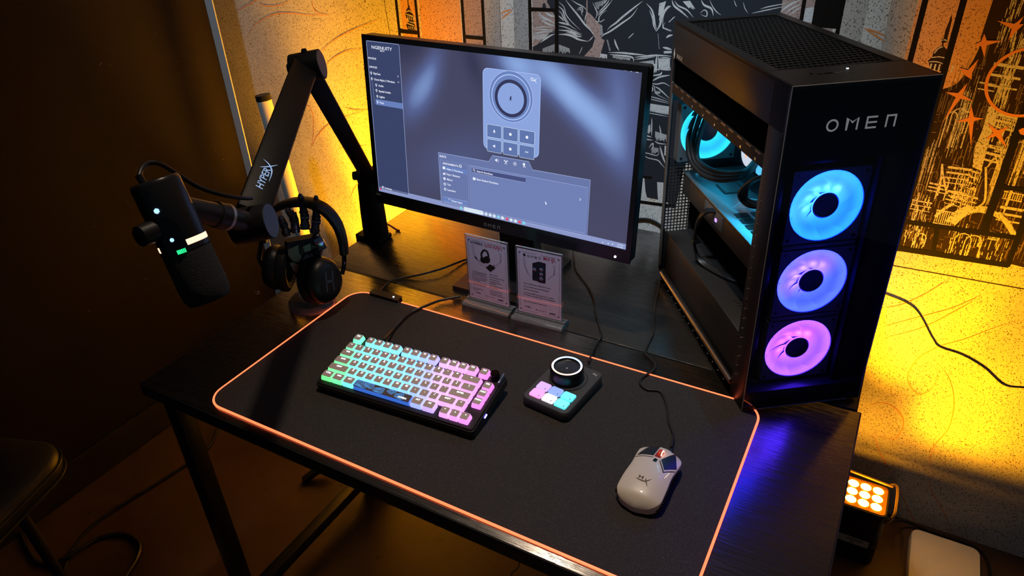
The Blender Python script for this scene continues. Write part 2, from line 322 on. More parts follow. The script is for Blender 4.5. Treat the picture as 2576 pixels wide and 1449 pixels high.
for p, w in (([(0.1359,0.4495),(0.1531,0.452),(0.1731,0.456),(0.199,0.4571)], 4), ([(0.1377,0.4603),(0.1517,0.4645),(0.1686,0.4675),(0.199,0.4669)], 3), ([(0.1407,0.4572),(0.1609,0.4605),(0.1808,0.4605),(0.199,0.461)], 3.5),
  ([(0.1538,0.501),(0.1674,0.4895),(0.1825,0.484),(0.199,0.4772)], 6), ([(0.1736,0.5015),(0.1841,0.4956),(0.1991,0.4927)], 6), ([(0.1612,0.4827),(0.1733,0.477),(0.1885,0.4727),(0.199,0.4721)], 5),
  ([(0.1573,0.4284),(0.1729,0.4388),(0.1868,0.4478),(0.199,0.4525)], 5), ([(0.208,0.4519),(0.229,0.4533),(0.2468,0.4507),(0.2631,0.444),(0.288,0.4413)], 6.5), ([(0.288,0.4417),(0.2951,0.4476),(0.3007,0.4544)], 2.5),
  ([(0.208,0.4623),(0.2349,0.4621),(0.2526,0.4588),(0.2703,0.4536)], 5), ([(0.229,0.4585),(0.2468,0.4571),(0.2586,0.4515),(0.2711,0.4511)], 5), ([(0.208,0.4804),(0.2229,0.4787),(0.2377,0.4752)], 5), ([(0.208,0.4714),(0.2229,0.471),(0.2422,0.4658),(0.2717,0.4569)], 3),
  ([(0.227,0.5332),(0.2402,0.5189),(0.2608,0.4988),(0.2785,0.4797),(0.2931,0.4679),(0.302,0.4571)], 5), ([(0.2429,0.5327),(0.2574,0.5254),(0.2719,0.5199),(0.2842,0.5113)], 3), ([(0.2842,0.5113),(0.2815,0.5024),(0.2789,0.4935),(0.2784,0.4847)], 2.5),
  ([(0.208,0.5273),(0.2227,0.5167),(0.2287,0.4994),(0.2435,0.4838),(0.2671,0.4662)], 3), ([(0.208,0.5172),(0.2198,0.5091),(0.2258,0.4929),(0.2377,0.4784)], 4), ([(0.208,0.5072),(0.2169,0.5013),(0.2228,0.4902),(0.2347,0.4782),(0.2584,0.465)], 3.5), ([(0.208,0.4957),(0.2169,0.4899),(0.2229,0.4839)], 4),
  ([(0.2563,0.5079),(0.2619,0.5163),(0.2705,0.5167),(0.2721,0.5094),(0.2693,0.5042),(0.2737,0.4982)], 2.5), ([(0.2606,0.51),(0.2663,0.514),(0.2693,0.5067)], 3),
  ([(0.2972,0.5292),(0.3045,0.5173),(0.3091,0.5065),(0.3052,0.4938)], 3), ([(0.3091,0.5065),(0.3213,0.517),(0.3333,0.5298),(0.3385,0.5384)], 3), ([(0.3106,0.5016),(0.3188,0.5095),(0.331,0.5199),(0.3467,0.5388)], 4), ([(0.3067,0.4914),(0.3082,0.4884),(0.3139,0.4888),(0.3143,0.4981),(0.323,0.5085),(0.3339,0.5146)], 3), ([(0.3168,0.4871),(0.3278,0.4939)], 2),
  ([(0.3201,0.4507),(0.3262,0.4588),(0.3441,0.4688),(0.371,0.4879),(0.3945,0.5052),(0.4081,0.524)], 4.5), ([(0.3357,0.4701),(0.3437,0.4788),(0.3572,0.4883),(0.3704,0.5002),(0.3911,0.5171),(0.409,0.5312),(0.419,0.5387)], 5),
  ([(0.3547,0.4519),(0.3594,0.4396),(0.3678,0.4255)], 5), ([(0.3898,0.4563),(0.4014,0.4677)], 2), ([(0.2652,0.4108),(0.273,0.4265)], 1.5), ([(0.4279,0.5345),(0.4411,0.5222),(0.4475,0.5071),(0.4511,0.4929),(0.4568,0.4788)], 5), ([(0.436,0.5207),(0.4451,0.5033),(0.4489,0.4879),(0.4557,0.4757)], 4),
  ([(0.4557,0.4757),(0.4631,0.49),(0.4667,0.5106),(0.4746,0.524),(0.4855,0.5315)], 7), ([(0.4743,0.4967),(0.4712,0.487),(0.4781,0.4814),(0.4912,0.4798)], 2), ([(0.4833,0.4973),(0.4938,0.5086)], 2),
  ([(0.3405,0.4195),(0.3743,0.4216),(0.409,0.4212),(0.4349,0.4214)], 5), ([(0.3435,0.4152),(0.3746,0.4152),(0.4012,0.4135),(0.4059,0.4037)], 5), ([(0.4067,0.414),(0.4297,0.4178),(0.4604,0.4229),(0.4947,0.4239)], 5), ([(0.407,0.4089),(0.43,0.4134),(0.4566,0.4194)], 3), ([(0.4611,0.4223),(0.461,0.4059),(0.4632,0.3857)], 6),
  ([(0.4644,0.4226),(0.4678,0.4052),(0.4686,0.3862)], 4), ([(0.4685,0.3957),(0.4851,0.3966),(0.497,0.3971)], 5), ([(0.4695,0.3914),(0.4855,0.3922),(0.4974,0.3929)], 4), ([(0.4689,0.4167),(0.4717,0.3979)], 5), ([(0.4742,0.4171),(0.477,0.3978)], 8), ([(0.49,0.4172),(0.4916,0.3985)], 6),
  ([(0.4796,0.4633),(0.4857,0.4686),(0.4946,0.471)], 4), ([(0.4735,0.442),(0.4842,0.4404),(0.4948,0.4387)], 6), ([(0.477,0.4311),(0.4953,0.4332)], 6)):
    W_(p, w)
# right of the screen, between it and the tower
for p, w in (([(0.4457,0.3747),(0.4719,0.38),(0.4757,0.3873)], 8), ([(0.4464,0.386),(0.468,0.3922),(0.4697,0.4075)], 5), ([(0.454,0.3628),(0.4723,0.3744),(0.4965,0.381)], 9), ([(0.4423,0.3588),(0.4648,0.3568),(0.4822,0.3613),(0.4988,0.3546)], 6), ([(0.4432,0.346),(0.4534,0.3499),(0.457,0.3417),(0.4485,0.335)], 6), ([(0.4623,0.3508),(0.4746,0.345),(0.4998,0.3262)], 7), ([(0.4428,0.3517),(0.4592,0.3519),(0.4665,0.334),(0.5001,0.3219)], 4),
  ([(0.4424,0.3271),(0.4673,0.324),(0.5005,0.3176)], 5), ([(0.4428,0.3213),(0.4677,0.3183),(0.4993,0.3146)], 4), ([(0.4439,0.292),(0.4698,0.2906),(0.5016,0.2871)], 5), ([(0.4434,0.286),(0.4703,0.2848),(0.5005,0.2826)], 4), ([(0.4595,0.2745),(0.461,0.2536),(0.4621,0.2294)], 6), ([(0.4404,0.2294),(0.4529,0.2281),(0.463,0.2264)], 7), ([(0.4403,0.2202),(0.4535,0.2195),(0.466,0.2191)], 6), ([(0.4798,0.2591),(0.484,0.2446),(0.4861,0.2296)], 6),
  ([(0.4707,0.2182),(0.4818,0.2136),(0.5026,0.2142)], 6), ([(0.4391,0.2012),(0.4432,0.1861),(0.4591,0.1837),(0.4811,0.1824),(0.4843,0.2016)], 5), ([(0.4581,0.1978),(0.4608,0.2044),(0.4671,0.2115),(0.4674,0.1991),(0.4616,0.1936)], 6), ([(0.4388,0.1807),(0.4568,0.1723),(0.4821,0.1699),(0.492,0.1619),(0.5021,0.1524)], 6), ([(0.4853,0.208),(0.4934,0.1842),(0.5028,0.1636)], 10), ([(0.499,0.2099),(0.5001,0.1852)], 8), ([(0.4433,0.2081),(0.4488,0.1964),(0.4461,0.1897)], 5), ([(0.445,0.2301),(0.4501,0.2461),(0.4506,0.2613)], 6)):
    W_(p, w*.55)
# top strip between the tower and its own reflection in the glass
for p, w in (([(0.4866,0.5443),(0.4925,0.5327),(0.5097,0.5217),(0.527,0.5092)], 12), ([(0.4924,0.5431),(0.5022,0.5332),(0.5222,0.5254),(0.5381,0.5106)], 9), ([(0.5517,0.5474),(0.559,0.5376),(0.5753,0.5312),(0.5816,0.5169)], 12), ([(0.5702,0.5483),(0.5778,0.5357),(0.5884,0.5246),(0.5983,0.5193)], 6), ([(0.5515,0.5196),(0.5601,0.5274),(0.5668,0.5234),(0.5662,0.5145),(0.5532,0.5182)], 7), ([(0.6217,0.5508),(0.6258,0.5424),(0.6294,0.5376)], 4), ([(0.6416,0.5475),(0.6461,0.5363),(0.6542,0.526)], 4), ([(0.6786,0.5359),(0.6966,0.5418),(0.7337,0.5506)], 6), ([(0.6623,0.5265),(0.6919,0.5345),(0.7291,0.5442)], 6),
  ([(0.7196,0.5325),(0.7332,0.5451),(0.7548,0.5578)], 12), ([(0.7286,0.5295),(0.741,0.5399),(0.7574,0.5504)], 8), ([(0.7376,0.5265),(0.7487,0.5362),(0.758,0.5429)], 8), ([(0.4844,0.5323),(0.4712,0.5136),(0.4701,0.4859),(0.477,0.4833),(0.4924,0.4781)], 4), ([(0.4646,0.5132),(0.4765,0.5289),(0.4844,0.5323)], 6), ([(0.4803,0.4633),(0.4947,0.4706)], 4), ([(0.4841,0.4976),(0.4969,0.5105)], 3), ([(0.4728,0.4423),(0.4839,0.44),(0.495,0.4377)], 6), ([(0.4682,0.4244),(0.4819,0.4239),(0.4954,0.4234)], 6), ([(0.4686,0.4196),(0.484,0.4192),(0.495,0.4186)], 8), ([(0.4741,0.4152),(0.4763,0.3975)], 10), ([(0.4707,0.3929),(0.4963,0.3936)], 6)):
    W_(p, w*.42)
# hatching: short parallel nicks
def hatch(quad, n, w):
    a, b, c, d = [Vector(q) for q in quad]
    for i in range(n):
        t = (i+.5)/n; p = a.lerp(b, t); q = d.lerp(c, t); q = p.lerp(q, rnd.uniform(.6, 1)); ik.line([tuple(p), tuple(q)], w)
hatch([(0.1374,0.447),(0.1838,0.4528),(0.1652,0.4329),(0.1371,0.4309)], 18, .0012); hatch([(0.1553,0.4966),(0.181,0.4852),(0.1703,0.4794),(0.1551,0.4862)], 10, .001)
hatch([(0.3014,0.5294),(0.3357,0.5395),(0.3278,0.5295),(0.3103,0.5115)], 14, .0009); hatch([(0.3183,0.4834),(0.3192,0.457),(0.3276,0.4601),(0.3241,0.4775)], 12, .001); hatch([(0.3351,0.448),(0.3432,0.4229),(0.3474,0.4246),(0.3379,0.4507)], 12, .001)
hatch([(0.3521,0.4146),(0.3985,0.4107),(0.3947,0.4053),(0.3525,0.4056)], 22, .0012); hatch([(0.3192,0.4158),(0.3378,0.4147),(0.3383,0.403),(0.3181,0.4033)], 9, .002); hatch([(0.4169,0.4033),(0.4545,0.4117),(0.4591,0.3866),(0.4457,0.384)], 16, .0016); hatch([(0.4583,0.536),(0.4732,0.5414),(0.4667,0.5106),(0.4577,0.4933)], 16, .0012); hatch([(0.4782,0.4162),(0.4887,0.4171),(0.4902,0.3996),(0.4796,0.3987)], 8, .0018)
hatch([(0.165,0.4155),(0.1989,0.4288),(0.1973,0.4046),(0.1632,0.4032)], 14, .0012); hatch([(0.2096,0.4283),(0.2382,0.4212),(0.2413,0.4095),(0.2096,0.4056)], 14, .0012); hatch([(0.4593,0.4716),(0.4646,0.4376),(0.4672,0.4378),(0.4613,0.4718)], 14, .001)
hatch([(0.4425,0.3996),(0.4613,0.404),(0.4629,0.382),(0.4454,0.3789)], 12, .0016); hatch([(0.4701,0.4034),(0.4929,0.4068),(0.4938,0.3959),(0.4709,0.3924)], 9, .002); hatch([(0.4616,0.3407),(0.4764,0.3409),(0.4755,0.3336),(0.4638,0.3314)], 10, .001); hatch([(0.4704,0.2427),(0.4997,0.2376),(0.5012,0.2195),(0.4722,0.2185)], 16, .0013); hatch([(0.4397,0.2386),(0.4569,0.2591),(0.4604,0.2322),(0.4408,0.2233)], 10, .002); hatch([(0.4641,0.2018),(0.4828,0.2014),(0.4809,0.1855),(0.4655,0.1831)], 10, .001)
hatch([(0.511,0.5426),(0.5267,0.5448),(0.5411,0.5279),(0.5302,0.5258)], 12, .0012); hatch([(0.4718,0.4861),(0.4905,0.4811),(0.4892,0.4764),(0.4721,0.4822)], 10, .001); hatch([(0.4773,0.4171),(0.4893,0.4165),(0.4906,0.4004),(0.4788,0.3994)], 8, .002)
ik.lay(.0004)
ik.poly([(0.4418,0.3095),(0.5013,0.3076),(0.5015,0.2886),(0.4422,0.2947)]); ik.poly([(0.4317,0.141),(0.4508,0.1196),(0.4567,0.0808),(0.4649,0.0553),(0.4322,0.0525)]); ik.poly([(0.4849,0.1123),(0.5022,0.1136),(0.5036,0.0558),(0.4924,0.0554)])
ik.poly([(0.7659,0.5414),(0.7831,0.5453),(0.7917,0.5309),(0.7961,0.5147),(0.7643,0.5158)])
ik.build('printed_figure_strokes', 'mural_white', wb, f=WF)
# castle print on the right, steeple prints
ik = Ink().lay(.0003)
ik.poly(tall([(1.0275,0.401),(1.0454,0.4045),(1.0606,0.4123),(1.0716,0.4227),(1.0771,0.4378),(1.0848,0.4663),(1.0882,0.4879),(1.0858,0.5086),(1.1045,0.5241),(1.1025,0.554),(1.1,0.5938),(1.1661,0.5965),(1.3296,0.0541),(1.2541,0.0622),(1.0213,0.0511)]))
ik.poly([(1.0281,0.5457),(1.0315,0.5348),(1.032,0.5125),(1.032,0.5026),(1.0337,0.4956),(1.028,0.4923),(1.0294,0.4867),(1.036,0.4814),(1.0403,0.4643),(1.038,0.4524),(1.04,0.4393),(1.0163,0.443),(1.0125,0.4531),(1.0095,0.4573),(1.015,0.4651),(1.0151,0.4754),(1.0221,0.4847),(1.0267,0.4872),(1.0255,0.4921),(1.0215,0.4976),(1.0259,0.5007),(1.025,0.5148),(1.0272,0.5318)])
ik.poly([(-0.2393,0.5096),(-0.2396,0.4916),(-0.2459,0.4847),(-0.251,0.4711),(-0.248,0.4613),(-0.2413,0.455),(-0.2523,0.4458),(-0.2476,0.4326),(-0.2223,0.4343),(-0.223,0.446),(-0.2262,0.4542),(-0.2232,0.4694),(-0.2295,0.479),(-0.2344,0.4902),(-0.2363,0.5),(-0.236,0.5098)])
ik.build('printed_castle_ground', 'mural_brown', wb, f=WF)
ik = Ink().lay(.0004); rnd = random.Random(21)
(gx0, gz0), (gx1, gz1) = (1.054,0.0665), (1.1461,0.5352)
for k in range(1500):                                         # fine mid-tone masonry lines
    z = rnd.uniform(gz0, gz1); xmin = 1.02+.34*max(0, (z-.33))*1.6 if z > .33 else .99; x = rnd.uniform(xmin, 1.42); l = rnd.uniform(.004, .05 if k % 3 else .012)
    if z+l > .05+.62*(x-.95)+.36: continue
    if k % 3: ik.line([(x, z), (x+rnd.uniform(-.001, .001), z+l)], rnd.uniform(.0006, .0014))
    else: ik.line([(x, z), (x+l, z+rnd.uniform(-.001, .001))], rnd.uniform(.0006, .0014))
for k in range(60):
    z = rnd.uniform(gz0, .40); x = rnd.uniform(1.03, 1.40); w = rnd.uniform(.008, .02); h = w*rnd.uniform(1.2, 2.2)
    ik.line([(x-w/2, z)] + [(x-w/2*math.cos(PI*i/6), z+h-w/2+w/2*math.sin(PI*i/6)) for i in range(7)] + [(x+w/2, z)], .0012)
ik.build('printed_castle_midtones', 'mural_gold', wb, f=WF)
ik = Ink().lay(.0005); ik.e = 5e-6
rnd = random.Random(11)
def strokes(a, b, n, lmin, lmax, w, slant=0):
    """upright highlights scattered in a wall rectangle"""
    for k in range(int(n*1.05)):
        x = rnd.uniform(a[0], b[0]); z = rnd.uniform(min(a[1], b[1]), max(a[1], b[1])); l = rnd.uniform(lmin, lmax)
        ik.line([(x, z), (x+slant*l, z+l)], w*rnd.uniform(.3, .8))
def balu(a, b, h, n):
    (x0, z0), (x1, z1) = a, b
    ik.line([a, b], .0022); ik.line([(x0, z0+h), (x1, z1+h)], .0028)
    for i in range(n):
        t = (i+.5)/n; x = x0+(x1-x0)*t; z = z0+(z1-z0)*t; ik.line([(x, z), (x, z+h)], (x1-x0)/n*.45)
def arch(x, z, w, h, t=.0022):
    ik.line([(x-w/2, z)] + [(x-w/2*math.cos(PI*i/8), z+h-w/2+w/2*math.sin(PI*i/8)) for i in range(9)] + [(x+w/2, z)], t)
def ledge(a, b, n=3, g=.006, w=.0026):
    for i in range(n): ik.line([(a[0], a[1]-i*g), (b[0], b[1]-i*g)], w*(1-.2*i))
ik.poly([(1.1331,0.3798),(1.1391,0.3867),(1.1499,0.374),(1.1519,0.3183),(1.1548,0.252),(1.138,0.2578),(1.1312,0.2989),(1.1346,0.3322)])
for p, w in (([(1.1344,0.1301),(1.1469,0.1531),(1.1647,0.1675),(1.1834,0.1721),(1.197,0.1685)], .014), ([(1.197,0.1685),(1.2205,0.157),(1.2403,0.1357),(1.2488,0.1229)], .010), ([(1.1244,0.1318),(1.1381,0.1587),(1.1561,0.1731)], .008), ([(1.1605,0.2615),(1.1772,0.195),(1.171,0.176)], .004), ([(1.1649,0.2706),(1.1753,0.2873),(1.1867,0.2657),(1.1918,0.1977)], .004), ([(1.1632,0.2619),(1.1714,0.2817),(1.1837,0.2568)], .003), ([(1.1001,0.1391),(1.115,0.1633),(1.1267,0.1747)], .006)):
    ik.line(p, w, smooth=5)
ledge((1.0958,0.251), (1.1397,0.2513), 4, .011, .005); ledge((1.072,0.2117), (1.1078,0.2091), 3, .008, .004); ledge((1.1388,0.2494), (1.1535,0.2467), 5, .012, .004); ledge((1.1086,0.2003), (1.1384,0.1967), 4, .009, .005)
ledge((1.1384,0.1967), (1.1651,0.1928), 3, .01, .004); ledge((1.1514,0.3052), (1.1837,0.3001), 3, .014, .007); ledge((1.1486,0.3691), (1.1894,0.3632), 3, .012, .006); ledge((1.1191,0.4618), (1.1686,0.4575), 3, .02, .006); ledge((1.1056,0.4254), (1.1331,0.4228), 2, .012, .003); ledge((1.0383,0.1691), (1.088,0.1674), 3, .01, .003); ledge((1.207,0.1829), (1.2483,0.1821), 3, .014, .006)
balu((1.0991,0.1247), (1.1337,0.1243), .03, 9); balu((1.1724,0.1654), (1.194,0.1643), .012, 8); balu((1.1649,0.2956), (1.1855,0.2938), .018, 7); balu((1.1601,0.3421), (1.1901,0.3381), .02, 8); balu((1.1163,0.1873), (1.1383,0.186), .014, 7); balu((1.2046,0.1095), (1.2233,0.109), .016, 7); balu((1.2045,0.2019), (1.2392,0.1996), .015, 9)
for x, z, w, h in (((1.0979,0.1784) + (.016, .05)), ((1.1248,0.205) + (.012, .035)), ((1.1515,0.1849) + (.010, .03)), ((1.1633,0.3134) + (.014, .036)), ((1.1751,0.3119) + (.014, .036)), ((1.163,0.0619) + (.03, .05)), ((1.1825,0.0615) + (.03, .05)), ((1.0891,0.322) + (.026, .05)), ((1.0776,0.2894) + (.016, .075)), ((1.1001,0.2927) + (.016, .075)), ((1.1928,0.2241) + (.03, .11)), ((1.205,0.2603) + (.016, .06)), ((1.2172,0.2573) + (.016, .06)), ((1.0857,0.0657) + (.02, .03))):
    arch(x, z, w, h)
strokes((1.0854,0.2667), (1.1026,0.3762), 46, .02, .07, .0011); strokes((1.0488,0.1895), (1.0709,0.2816), 26, .02, .06, .0011); strokes((1.0486,0.0553), (1.097,0.1148), 50, .004, .02, .0024); strokes((1.1345,0.0552), (1.242,0.1177), 80, .004, .02, .0022); strokes((1.1202,0.157), (1.1583,0.244), 90, .004, .022, .0022)
strokes((1.1379,0.3327), (1.158,0.494), 110, .006, .035, .0026); strokes((1.2143,0.1665), (1.2178,0.2872), 90, .005, .03, .0028); strokes((1.1797,0.1777), (1.1867,0.2657), 34, .02, .06, .0013); strokes((1.1113,0.4904), (1.1364,0.5687), 40, .005, .03, .002); strokes((1.0434,0.1132), (1.0865,0.1735), 50, .004, .02, .002)
for p in ([(1.0922,0.1865),(1.0925,0.2064),(1.0889,0.2324),(1.0844,0.2561)], [(1.1112,0.19),(1.1023,0.2081),(1.0917,0.2329),(1.0844,0.2561)]): ik.line(p, .0035, smooth=3)
for p in ([(1.0151,0.4644),(1.0265,0.4668),(1.0361,0.4654)], [(1.0118,0.456),(1.0249,0.4572),(1.0376,0.4538)], [(1.0217,0.4968),(1.0277,0.4987),(1.0331,0.497)], [(1.0171,0.4726),(1.0215,0.4817),(1.0283,0.4859)]): ik.line(p, .002, smooth=4)
for k in range(6): ik.line([((1.0169,0.4529)[0]+k*.0075, (1.0169,0.4529)[1]), ((1.0169,0.4529)[0]+k*.0075, (1.0202,0.4393)[1])], .003)
for k in range(5): ik.line([((-0.2434,0.4484)[0]+k*.006, (-0.242,0.4588)[1]), ((-0.2434,0.4484)[0]+k*.006, (-0.2406,0.4692)[1])], .0022); ik.line([((-0.2434,0.4484)[0]+k*.006, (-0.2425,0.435)[1]), ((-0.2434,0.4484)[0]+k*.006, (-0.2415,0.4423)[1])], .0022)
for p in ([(-0.248,0.4728),(-0.2376,0.4714),(-0.2261,0.469)], [(-0.2485,0.4789),(-0.2361,0.4826),(-0.2288,0.478)], [(-0.2498,0.4501),(-0.2356,0.4469),(-0.2253,0.4444)], [(-0.2468,0.4626),(-0.2399,0.4548),(-0.2217,0.4518)]): ik.line(p, .0026, smooth=3)
ik.build('printed_castle_highlights', 'mural', wb, f=WF)
# window bars
ik = Ink().lay(.0007)
for q in ([(-0.2768,0.5673),(-0.2689,0.5676),(-0.2758,0.3612),(-0.2842,0.3605)], [(-0.2155,0.5694),(-0.2091,0.5696),(-0.2097,0.3667),(-0.2179,0.366)], [(-0.2753,0.4318),(-0.2164,0.4315),(-0.2175,0.4221),(-0.2739,0.4224)], [(-0.0718,0.5742),(-0.0634,0.5745),(-0.061,0.3789),(-0.0698,0.3782)], [(-0.0116,0.5762),(-0.0024,0.5766),(0.0009,0.3841),(-0.0076,0.3834)], [(-0.0642,0.4317),(-0.007,0.4317),(-0.0063,0.4228),(-0.0637,0.4227)],
  [(0.1251,0.5808),(0.1337,0.5811),(0.1359,0.3755),(0.1268,0.3746)], [(0.1321,0.5109),(0.2013,0.5118),(0.2013,0.5037),(0.1319,0.5017)], [(0.1993,0.5833),(0.2087,0.5837),(0.2088,0.3819),(0.1989,0.381)], [(0.753,0.602),(0.7613,0.6023),(0.767,0.5115),(0.7593,0.511)], [(0.7751,0.5143),(0.8329,0.5156),(0.8332,0.5064),(0.7843,0.5063)], [(0.8282,0.6045),(0.8389,0.6049),(0.8403,0.4929),(0.8328,0.4924)], [(0.9729,0.6094),(0.9846,0.6098),(0.9839,0.4422),(0.9742,0.4413)],
  [(0.9827,0.5409),(1.041,0.5414),(1.0407,0.5322),(0.9822,0.5315)], [(1.0306,0.6114),(1.0412,0.6117),(1.0505,0.436),(1.0388,0.4395)], [(1.1799,0.5508),(1.1982,0.4901),(1.2009,0.118),(1.1863,0.1186)], [(1.1912,0.2299),(1.2764,0.2305),(1.2798,0.2193),(1.1924,0.2206)], [(1.1843,0.3333),(1.2459,0.3316),(1.2487,0.3225),(1.1844,0.3261)], [(0.986,0.121),(1.2505,0.1269),(1.2521,0.1163),(0.9884,0.1097)], [(0.9998,0.0564),(1.2574,0.063),(1.2578,0.0516),(1.0027,0.0429)], [(1.2452,0.2915),(1.2621,0.2779),(1.26,0.054),(1.2509,0.0557)], [(1.1057,0.1166),(1.1147,0.1166),(1.1216,0.0581),(1.1124,0.0579)],
  [(0.3665,0.0507),(0.5386,0.0584),(0.5394,0.0497),(0.3668,0.0416)], [(0.3855,0.1189),(0.4708,0.1245),(0.4712,0.1181),(0.3859,0.1113)]):
    ik.poly(tall(q))
ik.rect((-0.2842,0.3605)[0], .050, (0.389,0.048)[0], .061)
ik.build('printed_window_bars', 'mural_bar', wb, f=WF)
# orange line work: swirls on the left and lower right, stars and a ring over the castle
ik = Ink().lay(.0009)
def O_(p, w=.0024): ik.line(p, w, smooth=6, taper=True)
for p in ([(-0.9029,0.4457),(-0.8683,0.4596),(-0.8147,0.4801),(-0.7628,0.5)], [(-0.896,0.3551),(-0.8368,0.4089),(-0.757,0.4418),(-0.6866,0.4516),(-0.6105,0.4502),(-0.525,0.4543)], [(-0.8024,0.4827),(-0.789,0.4696),(-0.732,0.4698),(-0.6661,0.4873)], [(-0.5787,0.4934),(-0.5833,0.4744),(-0.5659,0.4584),(-0.5223,0.4544)], [(-0.5931,0.3413),(-0.5187,0.3866),(-0.4398,0.4208),(-0.3303,0.4571)], [(-0.5747,0.3023),(-0.5416,0.3295),(-0.4775,0.3585),(-0.4247,0.3666)], [(-0.7111,0.1595),(-0.6786,0.1723),(-0.6612,0.1476),(-0.6727,0.0872),(-0.6964,0.0254)], [(-0.6958,0.0278),(-0.6536,0.0806),(-0.5721,0.1365),(-0.4257,0.1891)], [(-0.5285,0.1854),(-0.4857,0.1819),(-0.4311,0.1884)], [(-0.5801,0.0449),(-0.5206,0.0582),(-0.4347,0.0761)], [(-0.8072,0.0017),(-0.8213,-0.075),(-0.8419,-0.1768)], [(-0.5631,-0.1296),(-0.5381,-0.0909),(-0.5086,-0.0567)], [(-0.5665,-0.3741),(-0.5246,-0.2704),(-0.4509,-0.1086)]):
    O_(p)
for p in ([(1.1865,-0.2157),(1.2243,-0.2526),(1.2518,-0.3171),(1.2606,-0.3963),(1.246,-0.4583),(1.2472,-0.505),(1.2602,-0.5584)], [(1.1905,-0.2189),(1.2013,-0.2562),(1.1993,-0.2942),(1.1823,-0.3195),(1.1598,-0.3087),(1.144,-0.2764),(1.1528,-0.2225),(1.1862,-0.1758),(1.2296,-0.1404),(1.2786,-0.0919),(1.3194,-0.0635)], [(1.0759,-0.3997),(1.103,-0.3766),(1.1345,-0.3769),(1.1609,-0.4017),(1.1684,-0.4344),(1.1566,-0.4759),(1.1174,-0.4766)], [(1.1097,-0.4745),(1.1357,-0.5279),(1.1688,-0.5792),(1.1816,-0.6008)], [(1.0539,-0.1641),(1.1157,-0.1195),(1.1843,-0.0703),(1.2305,-0.0213)], [(1.0633,-0.1926),(1.1392,-0.1383),(1.1965,-0.0709),(1.2182,-0.0406)], [(1.0485,-0.1088),(1.089,-0.0867),(1.1293,-0.0446),(1.1606,-0.0004)], [(1.1795,-0.5946),(1.2191,-0.6568),(1.2635,-0.7256),(1.2999,-0.759)], [(1.2604,-0.5577),(1.2726,-0.6006),(1.3186,-0.6657),(1.3524,-0.7236)]):
    O_(p)
for p in ([(0.0458,0.4903),(0.064,0.499),(0.0817,0.503)], [(0.047,0.4772),(0.0635,0.489),(0.0816,0.5)], [(0.8846,0.5106),(0.9061,0.5054),(0.9272,0.4981)], [(0.8855,0.51),(0.9077,0.4982),(0.9267,0.4877)]): O_(p, .0035)
def star(c, *tips):
    a = Vector(c); ts = sorted([Vector(t) for t in tips], key=lambda t: math.atan2(t.y-a.y, t.x-a.x)); out = []
    for i, t in enumerate(ts):
        n = ts[(i+1) % len(ts)]; q = ((t-a).normalized()+(n-a).normalized()); q = q.normalized() if q.length > .2 else Vector((-(t-a).y, (t-a).x)).normalized()
        out += [tuple(t), tuple(a+q*.0062)]
    for i in range(len(out)): ik.poly([tuple(a), out[i], out[(i+1) % len(out)]])
star((1.079,0.3963), *[(1.0538,0.4014),(1.0864,0.4227),(1.1046,0.389),(1.065,0.3426)]); star((1.1107,0.3533), *[(1.1034,0.381),(1.0853,0.3452),(1.1312,0.3575),(1.1242,0.2996)]); star((1.1603,0.3317), *[(1.1395,0.349),(1.1768,0.3482),(1.1852,0.3044),(1.1441,0.3173)]); star((1.0935,0.497), *[(1.0894,0.5146),(1.0784,0.4929),(1.1227,0.5041),(1.1011,0.4713)]); star((1.135,0.5289), *[(1.1032,0.5381),(1.1422,0.5487),(1.1461,0.5352),(1.1301,0.5047)]); star((1.083,0.4406), *[(1.0927,0.4684),(1.0647,0.4495),(1.0913,0.4293)]); star((1.1997,0.341), *[(1.1928,0.3424),(1.2086,0.3501),(1.2142,0.3311)])
ik.line(circ((1.1797,0.4321)[0], (1.1797,0.4321)[1], abs((1.1797,0.4321)[0]-(1.1167,0.428)[0]), 56), .0055, closed=True)
ik.build('printed_orange_lines', 'mural_line', wb, f=WF)

# ---------------------------------------------------------------- two desks pushed together
mdk = mat('black_ash_veneer', (.02, .017, .014), .34, spec=.5); nt, b, N, L = nodes(mdk)
tc = N('ShaderNodeTexCoord'); mp = N('ShaderNodeMapping'); mp.inputs['Scale'].default_value = (4.5, 160, 1)
wv = N('ShaderNodeTexNoise'); wv.inputs['Scale'].default_value = 3.0; wv.inputs['Detail'].default_value = 3; wv.inputs['Roughness'].default_value = .55; wv.inputs['Distortion'].default_value = .7
rp = ramp(nt, [(.42, (.004, .0035, .003)), (.56, (.020, .016, .013))]); rr = ramp(nt, [(.4, (.42, .42, .42)), (.6, (.17, .17, .17))])
bp = N('ShaderNodeBump'); bp.inputs['Strength'].default_value = .3; bp.inputs['Distance'].default_value = .0010
L(tc.outputs['Object'], mp.inputs['Vector']); L(mp.outputs['Vector'], wv.inputs['Vector']); L(wv.outputs['Fac'], rp.inputs['Fac']); L(wv.outputs['Fac'], rr.inputs['Fac'])
L(rp.outputs['Color'], b.inputs['Base Color']); L(rr.outputs['Color'], b.inputs['Roughness']); L(wv.outputs['Fac'], bp.inputs['Height']); L(bp.outputs['Normal'], b.inputs['Normal'])
b.inputs['Coat Weight'].default_value = 1; b.inputs['Coat IOR'].default_value = 1.7; b.inputs['Coat Roughness'].default_value = .16; L(bp.outputs['Normal'], b.inputs['Coat Normal']); M['veneer'] = mdk; M['desk_frame'] = mat('black_powder_coat', (.012, .012, .012), .4); grain(M['desk_frame'], 500, .1)
M['edge'] = mat('black_edge_band', (.02, .019, .018), .18)
